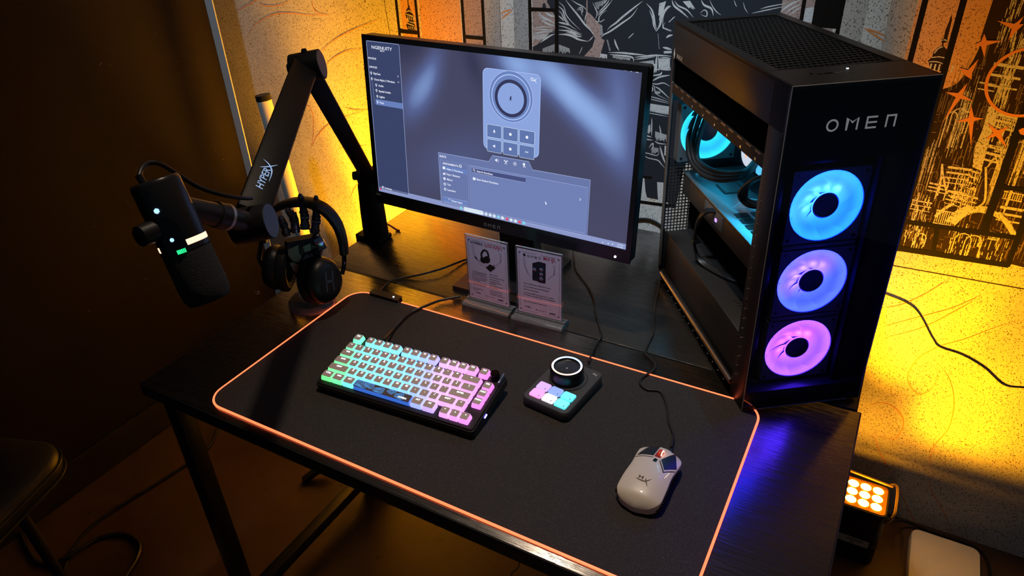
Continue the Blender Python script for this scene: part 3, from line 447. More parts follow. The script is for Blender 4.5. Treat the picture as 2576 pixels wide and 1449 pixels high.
def desk(label, x0, x1, y0, y1):
    t = thing('desk', label, 'desk', (x0, y0, FLOOR)); H = -FLOOR; w = x1-x0; d = y1-y0
    MB().box((w/2, d/2, H-.014), (w-.004, d-.004, .028), r=.0015).build('tabletop', 'veneer', t)
    e = MB()
    e.span((0, 0, H-.028), (w, .002, H-.0006)); e.span((0, d-.002, H-.028), (w, d, H-.0006)); e.span((0, 0, H-.028), (.002, d, H-.0006)); e.span((w-.002, 0, H-.028), (w, d, H-.0006))
    e.build('edge_band', 'edge', t)
    xs = (.048, w-.048); ys = (.03, d-.03)
    for x in xs:
        for y in ys:
            l = MB().box((x, y, (H-.03)/2+.004), (.034, .034, H-.038), r=.002).build('leg', 'desk_frame', t)
            MB().rod((x, y, 0), (x, y, .008), .014, .016).build('foot', 'rubber', l)
        MB().span((x-.015, ys[0], .058), (x+.015, ys[1], .088), r=.002).build('floor_rail', 'desk_frame', t)
    for y in ys: MB().span((xs[0], y-.012, H-.055), (xs[1], y+.012, H-.029), r=.002).build('apron_rail', 'desk_frame', t)
    return t
desk('front black wood-grain desk holding the keyboard, mouse and lit mat', -.158, 1.0433, -.0185, .4928)
bd = desk('rear black wood-grain desk against the mural, under monitor and card stands', -.158, 1.0365, .4946, .991)
MB().beam((-.313-(-.158), .398-.4946, .006), (-.10, -.02, .05), .02, .014).build('strut', 'desk_frame', bd)

# ---------------------------------------------------------------- mouse mat with a glowing edge
PW, PD = .8934, .4287
t = thing('mouse_mat', 'large black cloth desk mat with a glowing orange edge', 'mouse mat', (PW/2, PD/2, 0))
mp_ = mat('mat_cloth', (.018, .016, .017), .75, spec=.35); nt, b, N, L = nodes(mp_)
n1 = grain(mp_, 2600, .5, detail=2, dist=.0005)
tc = N('ShaderNodeTexCoord'); v = N('ShaderNodeTexNoise'); v.inputs['Scale'].default_value = 900; v.inputs['Detail'].default_value = 2
rp = ramp(nt, [(.5, (.026, .022, .0235)), (.62, (.038, .033, .033)), (.74, (.11, .10, .095))]); L(tc.outputs['Object'], v.inputs['Vector']); L(v.outputs['Fac'], rp.inputs['Fac']); L(rp.outputs['Color'], b.inputs['Base Color'])
MB().prism(rrect(PW-.004, PD-.004, .038, 8), .0004, .004).build('mat_surface', mp_, t)
M['mat_glow'] = glow('orange_light_guide', (1, .14, .05), 2.6)
pts = rrect(PW, PD, .04, 8)
def nearest(x, y): return min(range(len(pts)), key=lambda i: (pts[i][0]-x)**2+(pts[i][1]-y)**2)
i0 = nearest(-PW/2+.04, PD/2)
path = pts[i0:] + pts[:i0]                                    # runs anticlockwise from the far-left corner
path = [(x, y, .003) for x, y in path][0:] + []
path = [(-PW/2+.045, PD/2, .003)] + path[1:] + [(-PW/2+.125, PD/2, .003)]
MB().tube(path, .0021, n=8, smooth=0).build('light_strip', 'mat_glow', t, 'glowing orange light strip')
cb = MB().prism(rrect(.078, .020, .004), 0, .011).build('controller_box', 'black_satin', t); cb.location = (.081-PW/2, .4305-PD/2, .0005)
MB().lathe([(0, .0014), (.0016, .0010), (.0018, 0)], 12).build('status_light', glow('white_led', (.8, .9, 1), 8), cb).location = (.023, -.001, .011)

# ---------------------------------------------------------------- loose cables
def cable(label, pts, r=.0022, m='cable', name='cable', group=None):
    o = MB().tube(pts, r, n=8, smooth=8).build(name, m); return tag(o, label, 'cable', group)
cable('black cable running from the mat controller box behind the left card stand', [(0.0556,0.438,0.004),(0.0501,0.4638,0.004),(0.0492,0.4947,0.004),(0.0689,0.5201,0.004)] + [(0.1005,0.54,0.01)] + [(0.1299,0.5788,0.012)] + [(0.1505,0.6532,0.004),(0.1876,0.6994,0.004)], .0026)
cable('thin black cord crossing the desk from the dial controller to the monitor', [(0.5786,0.4037,0.012)] + [(0.5737,0.432,0.01)] + [(0.5659,0.472,0.004),(0.5645,0.5013,0.004),(0.548,0.5306,0.004),(0.5193,0.5772,0.004),(0.4979,0.6189,0.004),(0.4652,0.6637,0.004),(0.4301,0.6991,0.004),(0.4035,0.7291,0.004)] + [(0.3864,0.7597,0.01)] + [(0.3653,0.8014,0.004)], .0019)
cable('thin black wire hanging across the glowing amber wall on the right', [(1.0381,1.043,-0.0635),(1.0465,1.043,-0.0677),(1.1143,1.043,-0.0892),(1.167,1.043,-0.1564),(1.1873,1.043,-0.176),(1.2341,1.043,-0.1834),(1.2827,1.043,-0.2033),(1.3303,1.043,-0.2358),(1.3706,1.043,-0.2303),(1.4266,1.043,-0.2198)], .0010)
cable('black cable looping over the wall beside the monitor edge', [(0.3956,1.0402,-0.0543),(0.4143,1.0402,-0.0218),(0.4343,1.0402,-0.0024),(0.4677,1.0402,0.0067),(0.4973,1.0402,0.0001),(0.5169,1.0402,-0.0165)], .0032)
cable('black power cable trailing along the dark floor past the desk leg', [(-0.7188,0.5923,-0.7245),(-0.7337,0.463,-0.7245),(-0.6834,0.3754,-0.7245),(-0.683,0.2985,-0.7245),(-0.6972,0.1949,-0.7245),(-0.7193,0.0786,-0.7245),(-0.7253,-0.0037,-0.7245),(-0.7053,-0.0637,-0.7245),(-0.6699,-0.1134,-0.7245),(-0.6174,-0.1533,-0.7245)], .0048)
cable('black cable curled in a loop on the floor under the stool', [(-1.0402,-0.0445,-0.7245),(-0.9519,-0.0812,-0.7245),(-0.8493,-0.1205,-0.7245),(-0.7661,-0.1424,-0.7245),(-0.7126,-0.1369,-0.7245)] + [(-0.6811,-0.1089,-0.714),(-0.6742,-0.0686,-0.714)] + [(-0.6724,-0.0271,-0.7235),(-0.6489,0.0044,-0.7235),(-0.6092,0.0249,-0.7235),(-0.5525,0.0202,-0.7235),(-0.5154,-0.0134,-0.7235),(-0.4886,-0.074,-0.7235)], .0052)

# ---------------------------------------------------------------- monitor
t = thing('monitor', 'wide black flat-screen monitor showing blue-grey software windows', 'monitor', (.29, .62, 0))
MR = Matrix(((.9996, .0278, .0109), (-.0285, .9974, .0667), (-.009, -.067, .9977))).to_4x4(); MR.translation = (.2949, .5579, .3524)
LT = Matrix.Translation(t.location).inverted() @ MR
def mon(o): o.matrix_local = LT; return o
SW, SH = .2985, .1626
b_ = MB(); b_.prism(rrect(.618, .364, .006, 3, 0, -.0085), .0035, .026, 'y'); b_.prism(rrect(.46, .25, .03, 4, 0, 0), .026, .052, 'y', top=rrect(.38, .18, .03, 4, 0, 0))
case = mon(b_.build('housing', 'black_satin', t))
bz = MB(); o = rrect(.618, .364, .006, 3, 0, -.0085)
bz.span((-.309, -.001, .1628), (.309, .004, .1735)); bz.span((-.309, -.001, -.1905), (.309, .004, -.1628)); bz.span((-.309, -.001, -.1628), (-.2988, .004, .1628)); bz.span((.2988, -.001, -.1628), (.309, .004, .1628))
mon(bz.build('bezel', mat('bezel_black', (.006, .006, .007), .3), t))
# lit panel: soft blue-grey drapery wallpaper
ms = mat('screen_wallpaper', (0, 0, 0), .25, spec=.3); nt, b, N, L = nodes(ms)
tc = N('ShaderNodeTexCoord'); acc = None
def blob(p, rot, a, c, amp):
    """soft anisotropic patch of light in the wallpaper"""
    global acc
    mp = N('ShaderNodeMapping'); mp.vector_type = 'TEXTURE'; mp.inputs['Location'].default_value = (p[0], 0, p[1]); mp.inputs['Rotation'].default_value = (0, rot, 0); mp.inputs['Scale'].default_value = (a, 1, c)
    nz = N('ShaderNodeVectorMath'); nz.operation = 'MULTIPLY'; nz.inputs[1].default_value = (1, 0, 1); ln = N('ShaderNodeVectorMath'); ln.operation = 'DOT_PRODUCT'; ng = N('ShaderNodeMath'); ng.operation = 'MULTIPLY'; ng.inputs[1].default_value = -1
    ex = N('ShaderNodeMath'); ex.operation = 'EXPONENT'; ml = N('ShaderNodeMath'); ml.operation = 'MULTIPLY_ADD'; ml.inputs[1].default_value = amp; ml.inputs[2].default_value = 0
    L(tc.outputs['Object'], mp.inputs['Vector']); L(mp.outputs['Vector'], nz.inputs[0]); L(nz.outputs['Vector'], ln.inputs[0]); L(nz.outputs['Vector'], ln.inputs[1]); L(ln.outputs['Value'], ng.inputs[0]); L(ng.outputs[0], ex.inputs[0]); L(ex.outputs[0], ml.inputs[0])
    if acc is not None: L(acc, ml.inputs[2])
    acc = ml.outputs[0]
for args in (((0.0575,0.1488), .5, .050, .030, .55), ((0.1563,0.1178), .75, .085, .028, .62), ((0.2376,0.0617), 1.0, .080, .030, .40), ((0.2628,0.1205), 1.3, .090, .030, .25), ((-0.1739,0.0703), -1.0, .060, .028, .34), ((-0.1365,0.1174), -1.2, .060, .022, .22), ((-0.0379,0.1426), 1.2, .05, .02, -.10), ((0.1974,0.1465), .8, .05, .02, -.12), ((-0.0808,-0.0509), -.4, .12, .05, .10), ((-0.2168,0.1626), 0, .09, .04, -.12)): blob(*args)
ad = N('ShaderNodeMath'); ad.operation = 'ADD'; ad.inputs[1].default_value = .30; L(acc, ad.inputs[0])
rp = ramp(nt, [(.10, srgb(36, 40, 66)), (.30, srgb(70, 71, 98)), (.52, srgb(86, 98, 146)), (.85, srgb(134, 163, 218)), (1, srgb(150, 180, 232))]); L(ad.outputs[0], rp.inputs['Fac']); L(rp.outputs['Color'], b.inputs['Emission Color']); b.inputs['Emission Strength'].default_value = 1.0
scr = mon(MB().span((-SW, .0005, -SH), (SW, .0035, SH)).build('screen', ms, t, 'lit screen with software windows'))
UI = {k: screen_mat('ui_'+k, srgb(*c), 1) for k, c in dict(side=(58, 68, 104), panel=(104, 118, 168), panel2=(112, 128, 180), line=(170, 185, 230), hi=(104, 128, 188), text=(235, 240, 255), field=(72, 80, 128), bar=(140, 152, 200), dark=(44, 46, 78), dev=(140, 165, 222), dev2=(108, 132, 190), dev3=(172, 195, 245), ring=(52, 56, 90), key=(96, 118, 172), red=(225, 60, 90), cyan=(120, 220, 235), white=(225, 240, 245), grey=(60, 70, 110)).items()}
def fit(ink, body, p0, p1, cap, bold=.012):
    vs, fs = text_faces(body, 1, 'LEFT', bold); x0 = min(a for a, c in vs); x1 = max(a for a, c in vs); s = cap/.72
    sx = abs(p1-p0[0])/((x1-x0)*s); k = Ink().lay(ink.w); k.add([(p0[0]+(a-x0)*s*sx, p0[1]+c*s) for a, c in vs], fs)
    k.build('screen_text', UI['text'], scr, f=SF)
SF = lambda a, b, w: (a, .0004-w, b)
def ui(name, m, fn, w=.0001):
    ik = Ink().lay(w); fn(ik); o = ik.build(name, UI[m], scr, f=SF)
    if 'icon' in name or 'text' in name or 'keys' in name or 'key_' in name: o['kind'] = 'stuff'
    return o
ui('side_panel', 'side', lambda k: k.poly(rrect(.0843, .318, .003, 3, -.2558, .0025)))
ui('side_panel_outline', 'line', lambda k: (k.line(rrect(.0843, .318, .003, 3, -.2558, .0025), .0008, True), k.line([(-0.2914,0.0806),(-0.289,0.0341)], .0004)), .0002)
ui('selected_row', 'hi', lambda k: k.rect([(-0.286,0.0339)][0][0], [(-0.2861,0.0333)][0][1], -.2142, [(-0.2856,0.0451)][0][1]), .0003)
def side_text(k):
    fit(k, 'NGENUITY', [(-0.285,0.1472)][0], [(-0.232,0.1478)][0][0], .0066, .010)
    for body, a, bb, c in (('BETA', [(-0.2633,0.1435)][0], [(-0.2521,0.144)][0][0], .0028), ('PROFILE', [(-0.2959,0.1261)][0], [(-0.2757,0.1267)][0][0], .0036), ('DEVICES', [(-0.2952,0.1086)][0], [(-0.2749,0.1091)][0][0], .0036), ('FlipCast', [(-0.286,0.0959)][0], [(-0.2672,0.0967)][0][0], .0040), ('Cloud Alpha 2 Wireless', [(-0.2858,0.084)][0], [(-0.2309,0.0853)][0][0], .0040),
      ('Audio', [(-0.2753,0.0723)][0], [(-0.2612,0.0729)][0][0], .0040), ('Spatial Audio', [(-0.2753,0.061)][0], [(-0.2433,0.0621)][0][0], .0040), ('Lights', [(-0.2753,0.0494)][0], [(-0.2605,0.0498)][0][0], .0040), ('Keys', [(-0.2748,0.0373)][0], [(-0.2638,0.038)][0][0], .0040), ('Settings', [(-0.2807,-0.1532)][0], [(-0.2607,-0.1526)][0][0], .0036)): fit(k, body, a, bb, c, .02)
    for (u, v) in [(-0.2919,0.0984),(-0.2917,0.0867),(-0.2809,0.075),(-0.2812,0.0639),(-0.2804,0.0518),(-0.2809,0.0398)]: k.ring(u, v, .0012, .0024, 12); k.rect(u-.0006, v-.0042, u+.0006, v-.0022)
    for (u, v) in [(-0.2859,-0.1511)]: k.ring(u, v, .0016, .0030, 6)
    for (u, v) in [(-0.2212,0.0987)]: k.line([(u-.001, v+.002), (u+.001, v), (u-.001, v-.002)], .0007)
    for (u, v) in [(-0.2212,0.087)]: k.line([(u-.002, v+.001), (u, v-.001), (u+.002, v+.001)], .0007)
    (u, v), (u2, v2), (u3, v3) = [(0.2684,0.1629),(0.2791,0.1634),(0.2897,0.1632)]
    k.rect(u-.002, v-.0005, u+.002, v+.0005); k.ring(u2, v2, .001, .002, 4); k.line([(u3-.002, v3-.002), (u3+.002, v3+.002)], .0009); k.line([(u3-.002, v3+.002), (u3+.002, v3-.002)], .0009)
ui('side_panel_icons', 'text', side_text, .0004)
# picture of the dial controller
dc = (.0454, .0600)
ui('device_picture', 'dev', lambda k: k.poly(rrect(.1250, .1560, .011, 6, .0455, .0602)))
ui('device_picture_highlight', 'dev3', lambda k: k.line(rrect(.1236, .1546, .011, 6, .0455, .0602), .0009, True), .0002)
cx, cy = .0450, .0905
ui('dial_shadow', 'dev2', lambda k: k.poly(circ(cx, cy, .0475, 40)), .0002)
ui('dial_rim', 'dev3', lambda k: (k.ring(cx, cy-.001, .0405, .0425, 40), k.ring(cx, cy, .0470, .0480, 40)), .0003)
ui('dial_groove', 'ring', lambda k: k.ring(cx, cy-.003, .0288, .0350, 40), .0004)
ui('dial_face', 'dev', lambda k: k.poly(circ(cx, cy-.003, .0288, 40)), .0004)
kk = [(.0085+.0365*i, .0195-.0290*j) for j in range(2) for i in range(3)]
ui('device_keys', 'key', lambda k: [k.poly(rrect(.0330, .0250, .002, 2, a, c)) for a, c in kk], .0003)
ui('device_key_outlines', 'white', lambda k: [k.line(rrect(.0330, .0250, .002, 2, a, c), .0006, True) for a, c in kk], .0004)
def dicons(k):
    for i, (a, c) in enumerate(kk):
        if i == 5: k.poly([(a-.003, c-.002), (a, c), (a-.003, c+.002)]); k.poly([(a+.003, c-.002), (a, c), (a+.003, c+.002)])
        elif i == 3: k.poly([(a-.003, c-.001), (a+.002, c-.003), (a+.002, c+.003), (a-.003, c+.001)])
        elif i == 0: k.poly(rrect(.003, .005, .0014, 3, a, c+.001)); k.line([(a-.003, c), (a, c-.003), (a+.003, c)], .0006)
        else: k.disc(a, c, .0030, 12)
    hx(k, .0850, .1215, .010)
ui('device_icons', 'text', dicons, .0005)
ui('mute_icon', 'dark', lambda k: (k.poly(rrect(.0030, .0060, .0014, 3, cx, cy-.002)), k.line([(cx-.003, cy-.007), (cx+.003, cy+.003)], .0007), k.line([(cx-.003, cy-.004), (cx, cy-.007), (cx+.003, cy-.004)], .0006)), .0006)
# lower window
PB = [(-0.1281,-0.0448),(-0.0049,-0.0432),(0.0045,-0.0292),(0.0865,-0.0274),(0.0953,-0.0423),(0.2174,-0.0401),(0.218,-0.153),(-0.126,-0.1578)]
ui('lower_window', 'panel', lambda k: k.poly(PB), .0001)
ui('function_list', 'panel2', lambda k: k.poly([(-0.0516,-0.0589),(0.2137,-0.0556),(0.2135,-0.1492),(-0.0498,-0.1523)]), .0002)
ui('assignment_list', 'grey', lambda k: None or k.line([(-0.1238,-0.0596),(-0.0556,-0.059),(-0.054,-0.1539),(-0.1251,-0.1568)], .0005, True), .0002)
ui('window_outlines', 'line', lambda k: (k.line(PB, .0009, True), k.line([(-0.0516,-0.0589),(0.2137,-0.0556),(0.2135,-0.1492),(-0.0498,-0.1523)], .0006, True), k.line([(-0.1238,-0.0596),(-0.0556,-0.059),(-0.054,-0.1539),(-0.1251,-0.1568)], .0005, True), k.line([(-0.0461,-0.0635),(0.0806,-0.061),(0.0801,-0.0712),(-0.0451,-0.0727)], .0006, True), k.line([(-0.12,-0.1401),(-0.0569,-0.1391),(-0.058,-0.1493),(-0.1201,-0.1498)], .0006, True)), .0004)
ui('search_field', 'field', lambda k: k.poly([(-0.0461,-0.0635),(0.0806,-0.061),(0.0801,-0.0712),(-0.0451,-0.0727)]), .0003)
ui('selected_assignment', 'hi', lambda k: (k.poly([(-0.1201,-0.0703),(-0.0575,-0.0698),(-0.0581,-0.0807),(-0.1198,-0.0809)]), k.poly([(-0.12,-0.1401),(-0.0569,-0.1391),(-0.058,-0.1493),(-0.1201,-0.1498)])), .0003)
def low_text(k):
    for body, a, bb, c in (('KEYS', [(-0.1247,-0.0538)][0], [(-0.1083,-0.0527)][0][0], .0046), ('ASSIGNMENTS', [(-0.1183,-0.0678)][0], [(-0.0785,-0.0658)][0][0], .0042), ('Alpha 2 Functions', [(-0.1091,-0.0786)][0], [(-0.0675,-0.0779)][0][0], .0042), ('Keys / Buttons', [(-0.1089,-0.09)][0], [(-0.0752,-0.0892)][0][0], .0042), ('Macro', [(-0.1084,-0.1011)][0], [(-0.0938,-0.1006)][0][0], .0042), ('Text', [(-0.1082,-0.1124)][0], [(-0.0991,-0.1117)][0][0], .0042), ('Launcher', [(-0.1082,-0.1244)][0], [(-0.0868,-0.1235)][0][0], .0042),
      ('Reset Layer', [(-0.0978,-0.1467)][0], [(-0.0703,-0.1463)][0][0], .0042), ('Search functions', [(-0.0335,-0.07)][0], [(0.0045,-0.0692)][0][0], .0042), ('Base Station Functions', [(-0.0338,-0.0872)][0], [(0.0178,-0.0865)][0][0], .0042), ('10:48 AM', (0.2812,-0.1565), (0.2925,-0.1563)[0], .0020), ('1/6/2026', (0.28,-0.161), (0.2929,-0.1611)[0], .0020)): fit(k, body, a, bb, c, .02)
    for (u, v) in [(-0.115,-0.0758),(-0.0399,-0.0855)]: k.poly(rrect(.0066, .0056, .0008, 2, u, v))
    for (u, v) in [(-0.115,-0.0879)]: k.rect(u-.003, v-.003, u+.001, v+.001); k.rect(u+.0015, v-.003, u+.003, v+.003)
    for (u, v) in [(-0.1147,-0.0991),(-0.1144,-0.111),(-0.114,-0.1223),(-0.0733,-0.0648)]: k.ring(u, v, .0018, .0032, 14)
    for (u, v) in [(-0.1147,-0.0991)]: k.disc(u, v, .0014)
    for (u, v) in [(-0.0403,-0.0676)]: k.ring(u, v+.0006, .0016, .0024, 14); k.line([(u+.0016, v-.0012), (u+.0034, v-.0032)], .0008)
    for (u, v) in [(-0.1039,-0.1443)]: k.line(circ(u, v, .0024, 10, a0=-.5, a1=3.6), .0007)
    for j, (u, v) in enumerate([(0.0144,-0.0372),(0.0352,-0.0377),(0.0558,-0.0371),(0.0765,-0.0371)]):
        if j == 0: k.poly([(u-.004, v-.0015), (u-.002, v-.0015), (u+.001, v-.004), (u+.001, v+.004), (u-.002, v+.0015), (u-.004, v+.0015)]); k.line(circ(u+.001, v, .0032, 6, a0=-.9, a1=.9), .0007)
        elif j == 2:
            k.ring(u, v, .0016, .0026, 12)
            for q in range(8): k.line([(u+.0034*math.cos(q*PI/4), v+.0034*math.sin(q*PI/4)), (u+.0048*math.cos(q*PI/4), v+.0048*math.sin(q*PI/4))], .0007)
        elif j == 1:
            k.disc(u, v+.001, .0017); k.disc(u-.003, v+.003, .0014); k.disc(u+.003, v+.003, .0014); k.line([(u-.003, v-.004), (u, v-.001), (u+.003, v-.004)], .0009)
        else: k.poly(rrect(.005, .005, .0012, 2, u-.0005, v+.0025)); k.line([(u-.002, v-.004), (u, v), (u+.003, v-.004)], .0012)
    for (u, v) in [(0.199,-0.082)]: k.line([(u-.0012, v+.0024), (u+.0012, v), (u-.0012, v-.0024)], .0009)
    for (u, v) in [(0.1265,-0.1043)]: k.poly([(u-.002, v+.004), (u+.0022, v-.0006), (u+.0008, v-.0030), (u-.0006, v-.0034)])
    for (u, v) in [(0.2512,-0.1588),(0.2626,-0.1577),(0.2716,-0.1572)]: k.disc(u, v, .0012, 8)
ui('lower_window_icons', 'text', low_text, .0006)
ui('task_bar', 'bar', lambda k: k.rect(-SW, -SH, SW, -SH+.0115), .0001)
(tb0, tb1) = [(-0.0684,-0.1652),(-0.0181,-0.1632)]; ty = -SH+.0058
ui('task_bar_search', 'white', lambda k: k.poly(rrect(tb1[0]-tb0[0], .0085, .004, 4, (tb0[0]+tb1[0])/2, ty)), .0002)
xs = [p[0] for p in [(-0.0743,-0.1646),(-0.0121,-0.1634),(-0.0022,-0.1635),(0.0077,-0.1635),(0.0178,-0.1631),(0.0276,-0.1635),(0.0386,-0.1623),(0.048,-0.1626),(0.0585,-0.1625),(0.0681,-0.1625),(0.0781,-0.1624)]]
ui('task_bar_icons_white', 'white', lambda k: [k.poly(rrect(.0066, .0062, .0018, 2, xs[i], ty)) for i in (1, 2, 3, 5, 7, 8)], .0003)
ui('task_bar_icons_cyan', 'cyan', lambda k: [k.poly(rrect(.0064, .0064, .0022, 2, xs[i], ty)) for i in (0, 4, 10)], .0003)
ui('task_bar_icons_red', 'red', lambda k: [k.poly(rrect(.0066, .0062, .0022, 2, xs[i], ty)) for i in (6, 9)] + [k.poly(rrect(.004, .005, .001, 2, -.2930, ty))], .0003)
# logo, power light, sticker
ik = Ink().lay(.0002); omen(ik, -.0168, -.1835, .0068, .14); mon(ik.build('logo', 'grey_ink', t, 'OMEN wordmark', f=lambda a, b, w: (a, -.001-w, b)))
mon(MB().rod((.2792, -.0022, -.1812), (.2792, -.0008, -.1812), .0022, n=14).build('power_light', glow('power_white', (.75, .85, 1), 9), t, 'white power light'))
ik = Ink().lay(.0002); ik.rect(-.3055, -.1722, -.293, -.1672); mon(ik.build('sticker', mat('sticker_green', (.16, .17, .12), .6), t, f=lambda a, b, w: (a, -.001-w, b)))
# stand
MB().prism([(.195, .526), (.384, .526), (.384, .75), (.195, .75)], 0, .012).build('stand_base', 'black_satin', t).matrix_local = Matrix.Translation(t.location).inverted()
MB().loft([[(.25, .655, .012), (.34, .655, .012), (.34, .69, .012), (.25, .69, .012)], [(.255, .628, .30), (.335, .628, .30), (.335, .655, .30), (.255, .655, .30)], [(.255, .606, .40), (.335, .606, .40), (.335, .64, .40), (.255, .64, .40)]]).build('stand_neck', 'black_satin', t).matrix_local = Matrix.Translation(t.location).inverted()

# ---------------------------------------------------------------- gaming tower
M['case'] = mat('case_black_metal', (.011, .010, .009), .38, .3); grain(M['case'], 900, .04)
M['case_in'] = mat('case_inner_black', (.020, .021, .023), .40); M['case_in2'] = mat('case_inner_satin', (.10, .105, .11), .34, .2)
def thin_glass(name, tint, refl=1.0, rough=.0):
    m = bpy.data.materials.new(name); m.use_nodes = True; nt = m.node_tree; nt.nodes.clear()
    o = nt.nodes.new('ShaderNodeOutputMaterial'); mx = nt.nodes.new('ShaderNodeMixShader'); tr = nt.nodes.new('ShaderNodeBsdfTransparent'); gl = nt.nodes.new('ShaderNodeBsdfGlossy'); fr = nt.nodes.new('ShaderNodeFresnel')
    tr.inputs[0].default_value = (*tint, 1); gl.inputs['Roughness'].default_value = rough; gl.inputs[0].default_value = (refl, refl, refl, 1); fr.inputs[0].default_value = 1.5
    ge_ = nt.nodes.new('ShaderNodeNewGeometry'); mr_ = nt.nodes.new('ShaderNodeMapRange'); mr_.inputs[3].default_value = 1.5; mr_.inputs[4].default_value = 1.0
    nt.links.new(ge_.outputs['Backfacing'], mr_.inputs[0]); nt.links.new(mr_.outputs[0], fr.inputs[0])
    nt.links.new(fr.outputs[0], mx.inputs[0]); nt.links.new(tr.outputs[0], mx.inputs[1]); nt.links.new(gl.outputs[0], mx.inputs[2]); nt.links.new(mx.outputs[0], o.inputs[0])
    return m
M['smoked'] = thin_glass('smoked_glass', (.86, .86, .88))
PW_, PD_, PH_ = .2096, .4777, .5525
pc = thing('desktop_tower', 'tall black gaming tower with glass front and colour-lit fans', 'computer', (.8623, .4022, .004), (-.0092, -.0109, .6273))
PCM = Matrix.Translation((.8623, .4022, .004)) @ Euler((-.0092, -.0109, .6273)).to_matrix().to_4x4()
def P(name, mb, m, label=None, parent=None, **k): return mb.build(name, m, parent or pc, label, **k)
W, D_, H = PW_, PD_, PH_
# shell
P('right_panel', MB().span((W-.003, .004, .016), (W, D_, H-.002)), 'case')
P('bottom_plate', MB().span((.002, .004, .012), (W-.003, D_, .018)), 'case_in')
for x, y in ((.012, .012), (W-.012, .012), (.012, D_-.03), (W-.012, D_-.03)): P('foot', MB().box((x, y, .006), (.022, .030, .012), r=.003), 'rubber')
P('top_side_plate', MB().span((0, .002, .4855), (.003, D_, H), r=.0008), 'case', 'dark metal upper side plate')
P('side_recess', MB().span((.004, .046, .4385), (.008, D_-.006, .4855)), mat('gap_shade', (.002, .002, .002), 1, spec=0), 'black strip standing for the shaded gap below the top plate')  # matte black strip stands in for the shade inside the open gap
tp = MB()                                                     # top rim round the vent
tp.span((.0, .0, H-.006), (W, .082, H)); tp.span((0, .462, H-.006), (W, D_, H)); tp.span((0, .082, H-.006), (.020, .462, H)); tp.span((W-.018, .082, H-.006), (W, .462, H))
P('top_panel', tp, 'case')
P('top_panel_joint', MB().span((.003, .0805, H-.001), (W-.003, .0817, H+.0003)), 'black')
P('top_cavity', MB().span((.004, .05, .486), (W-.004, D_-.004, H-.014)), mat('vent_dark', (.003, .003, .003), .8))
vn = MB()                                                     # slotted vent: long ribs and staggered ties
for k in range(29):
    y = .086 + k*.0130; vn.beam((.020, y-.004, H-.0035), (W-.018, y+.012, H-.0035), .0030, .0022)
for k in range(28):
    y = .0925 + k*.0130
    for j in range(19):
        x = .024 + j*.0090 + (.0045 if k % 2 else 0); vn.beam((x, y-.0060+x*.08, H-.0040), (x+.001, y+.0065+x*.08, H-.0040), .0022, .0018)
o = P('vent_mesh', vn, mat('vent_mesh_black', (.007, .007, .007), .5), smooth=False); o['kind'] = 'stuff'
# top ports and power light
for x, y in [(0.075,0.046),(0.0907,0.0456)]: P('usb_port', MB().box((x, y, H-.0002), (.013, .0055, .0008)), 'black_gloss')
for x, y in [(0.0617,0.0457)]: P('usb_port', MB().box((x, y, H-.0002), (.008, .003, .0008)), 'black_gloss')
for x, y in [(0.1079,0.0424),(0.0514,0.049)]: P('audio_jack', MB().rod((x, y, H-.001), (x, y, H+.0003), .0026, n=12), 'black_gloss')
for x, y in [(0.1108,0.0621)]: P('power_light', MB().rod((x, y, H-.001), (x, y, H+.0003), .0017, n=12), glow('tower_white_led', (.7, .85, 1), 14), 'white power light')
# front frame and glass
fr = MB(); fr.span((0, .0005, 0), (.006, .05, .4855), r=.001); fr.span((W-.004, .0005, 0), (W, .05, H)); fr.span((0, .002, H-.0035), (W, .05, H-.0005)); fr.span((0, .0005, .0), (W, .05, .008)); fr.span((0, .0005, .4855), (.004, .05, H))
P('front_frame', fr, 'case')
P('front_glass', MB().span((.0012, -.0022, .002), (W-.0012, .0004, H-.001)), 'smoked', 'dark glass front panel')
M['glass_edge'] = mat('glass_edge', (.25, .24, .23), .25)
ge = MB(); e = .0008
ge.span((.0004, -.0024, .001), (.0004+e, .0002, H)); ge.span((W-.0012, -.0024, .001), (W-.0004, .0002, H)); ge.span((.0004, -.0024, H-.0012), (W-.0004, .0002, H-.0002)); ge.span((.0004, -.0024, .001), (W-.0004, .0002, .0018))
P('glass_edge', ge, 'glass_edge')
fp = MB(); fp.span((.006, .012, .440), (W-.004, .016, H-.004)); fp.span((.160, .012, .008), (.166, .050, .440))
P('front_mask', fp, mat('front_mask_black', (.003, .003, .004), .8, spec=.1), 'black mask behind the glass')
P('front_floor', MB().span((.006, .004, .010), (W-.004, .05, .034)), 'black_satin')
ik = Ink().lay(.0003); omen(ik, .0565, .4862, .0175, .15); ik.build('logo', mat('logo_white_glow', (.9, .9, .9), .5, emit=(1, 1, 1), es=.12), pc, 'white OMEN wordmark on the glass', f=lambda a, b, w: (a, -.0024-w, b))  # printed wordmark, with a faint glow added so it reads brighter
P('fan_backing', MB().span((.006, .0515, .034), (.166, .0535, .440)), 'case_in')
dk = MB(); dk.span((.170, .020, .008), (W-.004, .024, .440)); P('front_side_mask', dk, 'case_in')
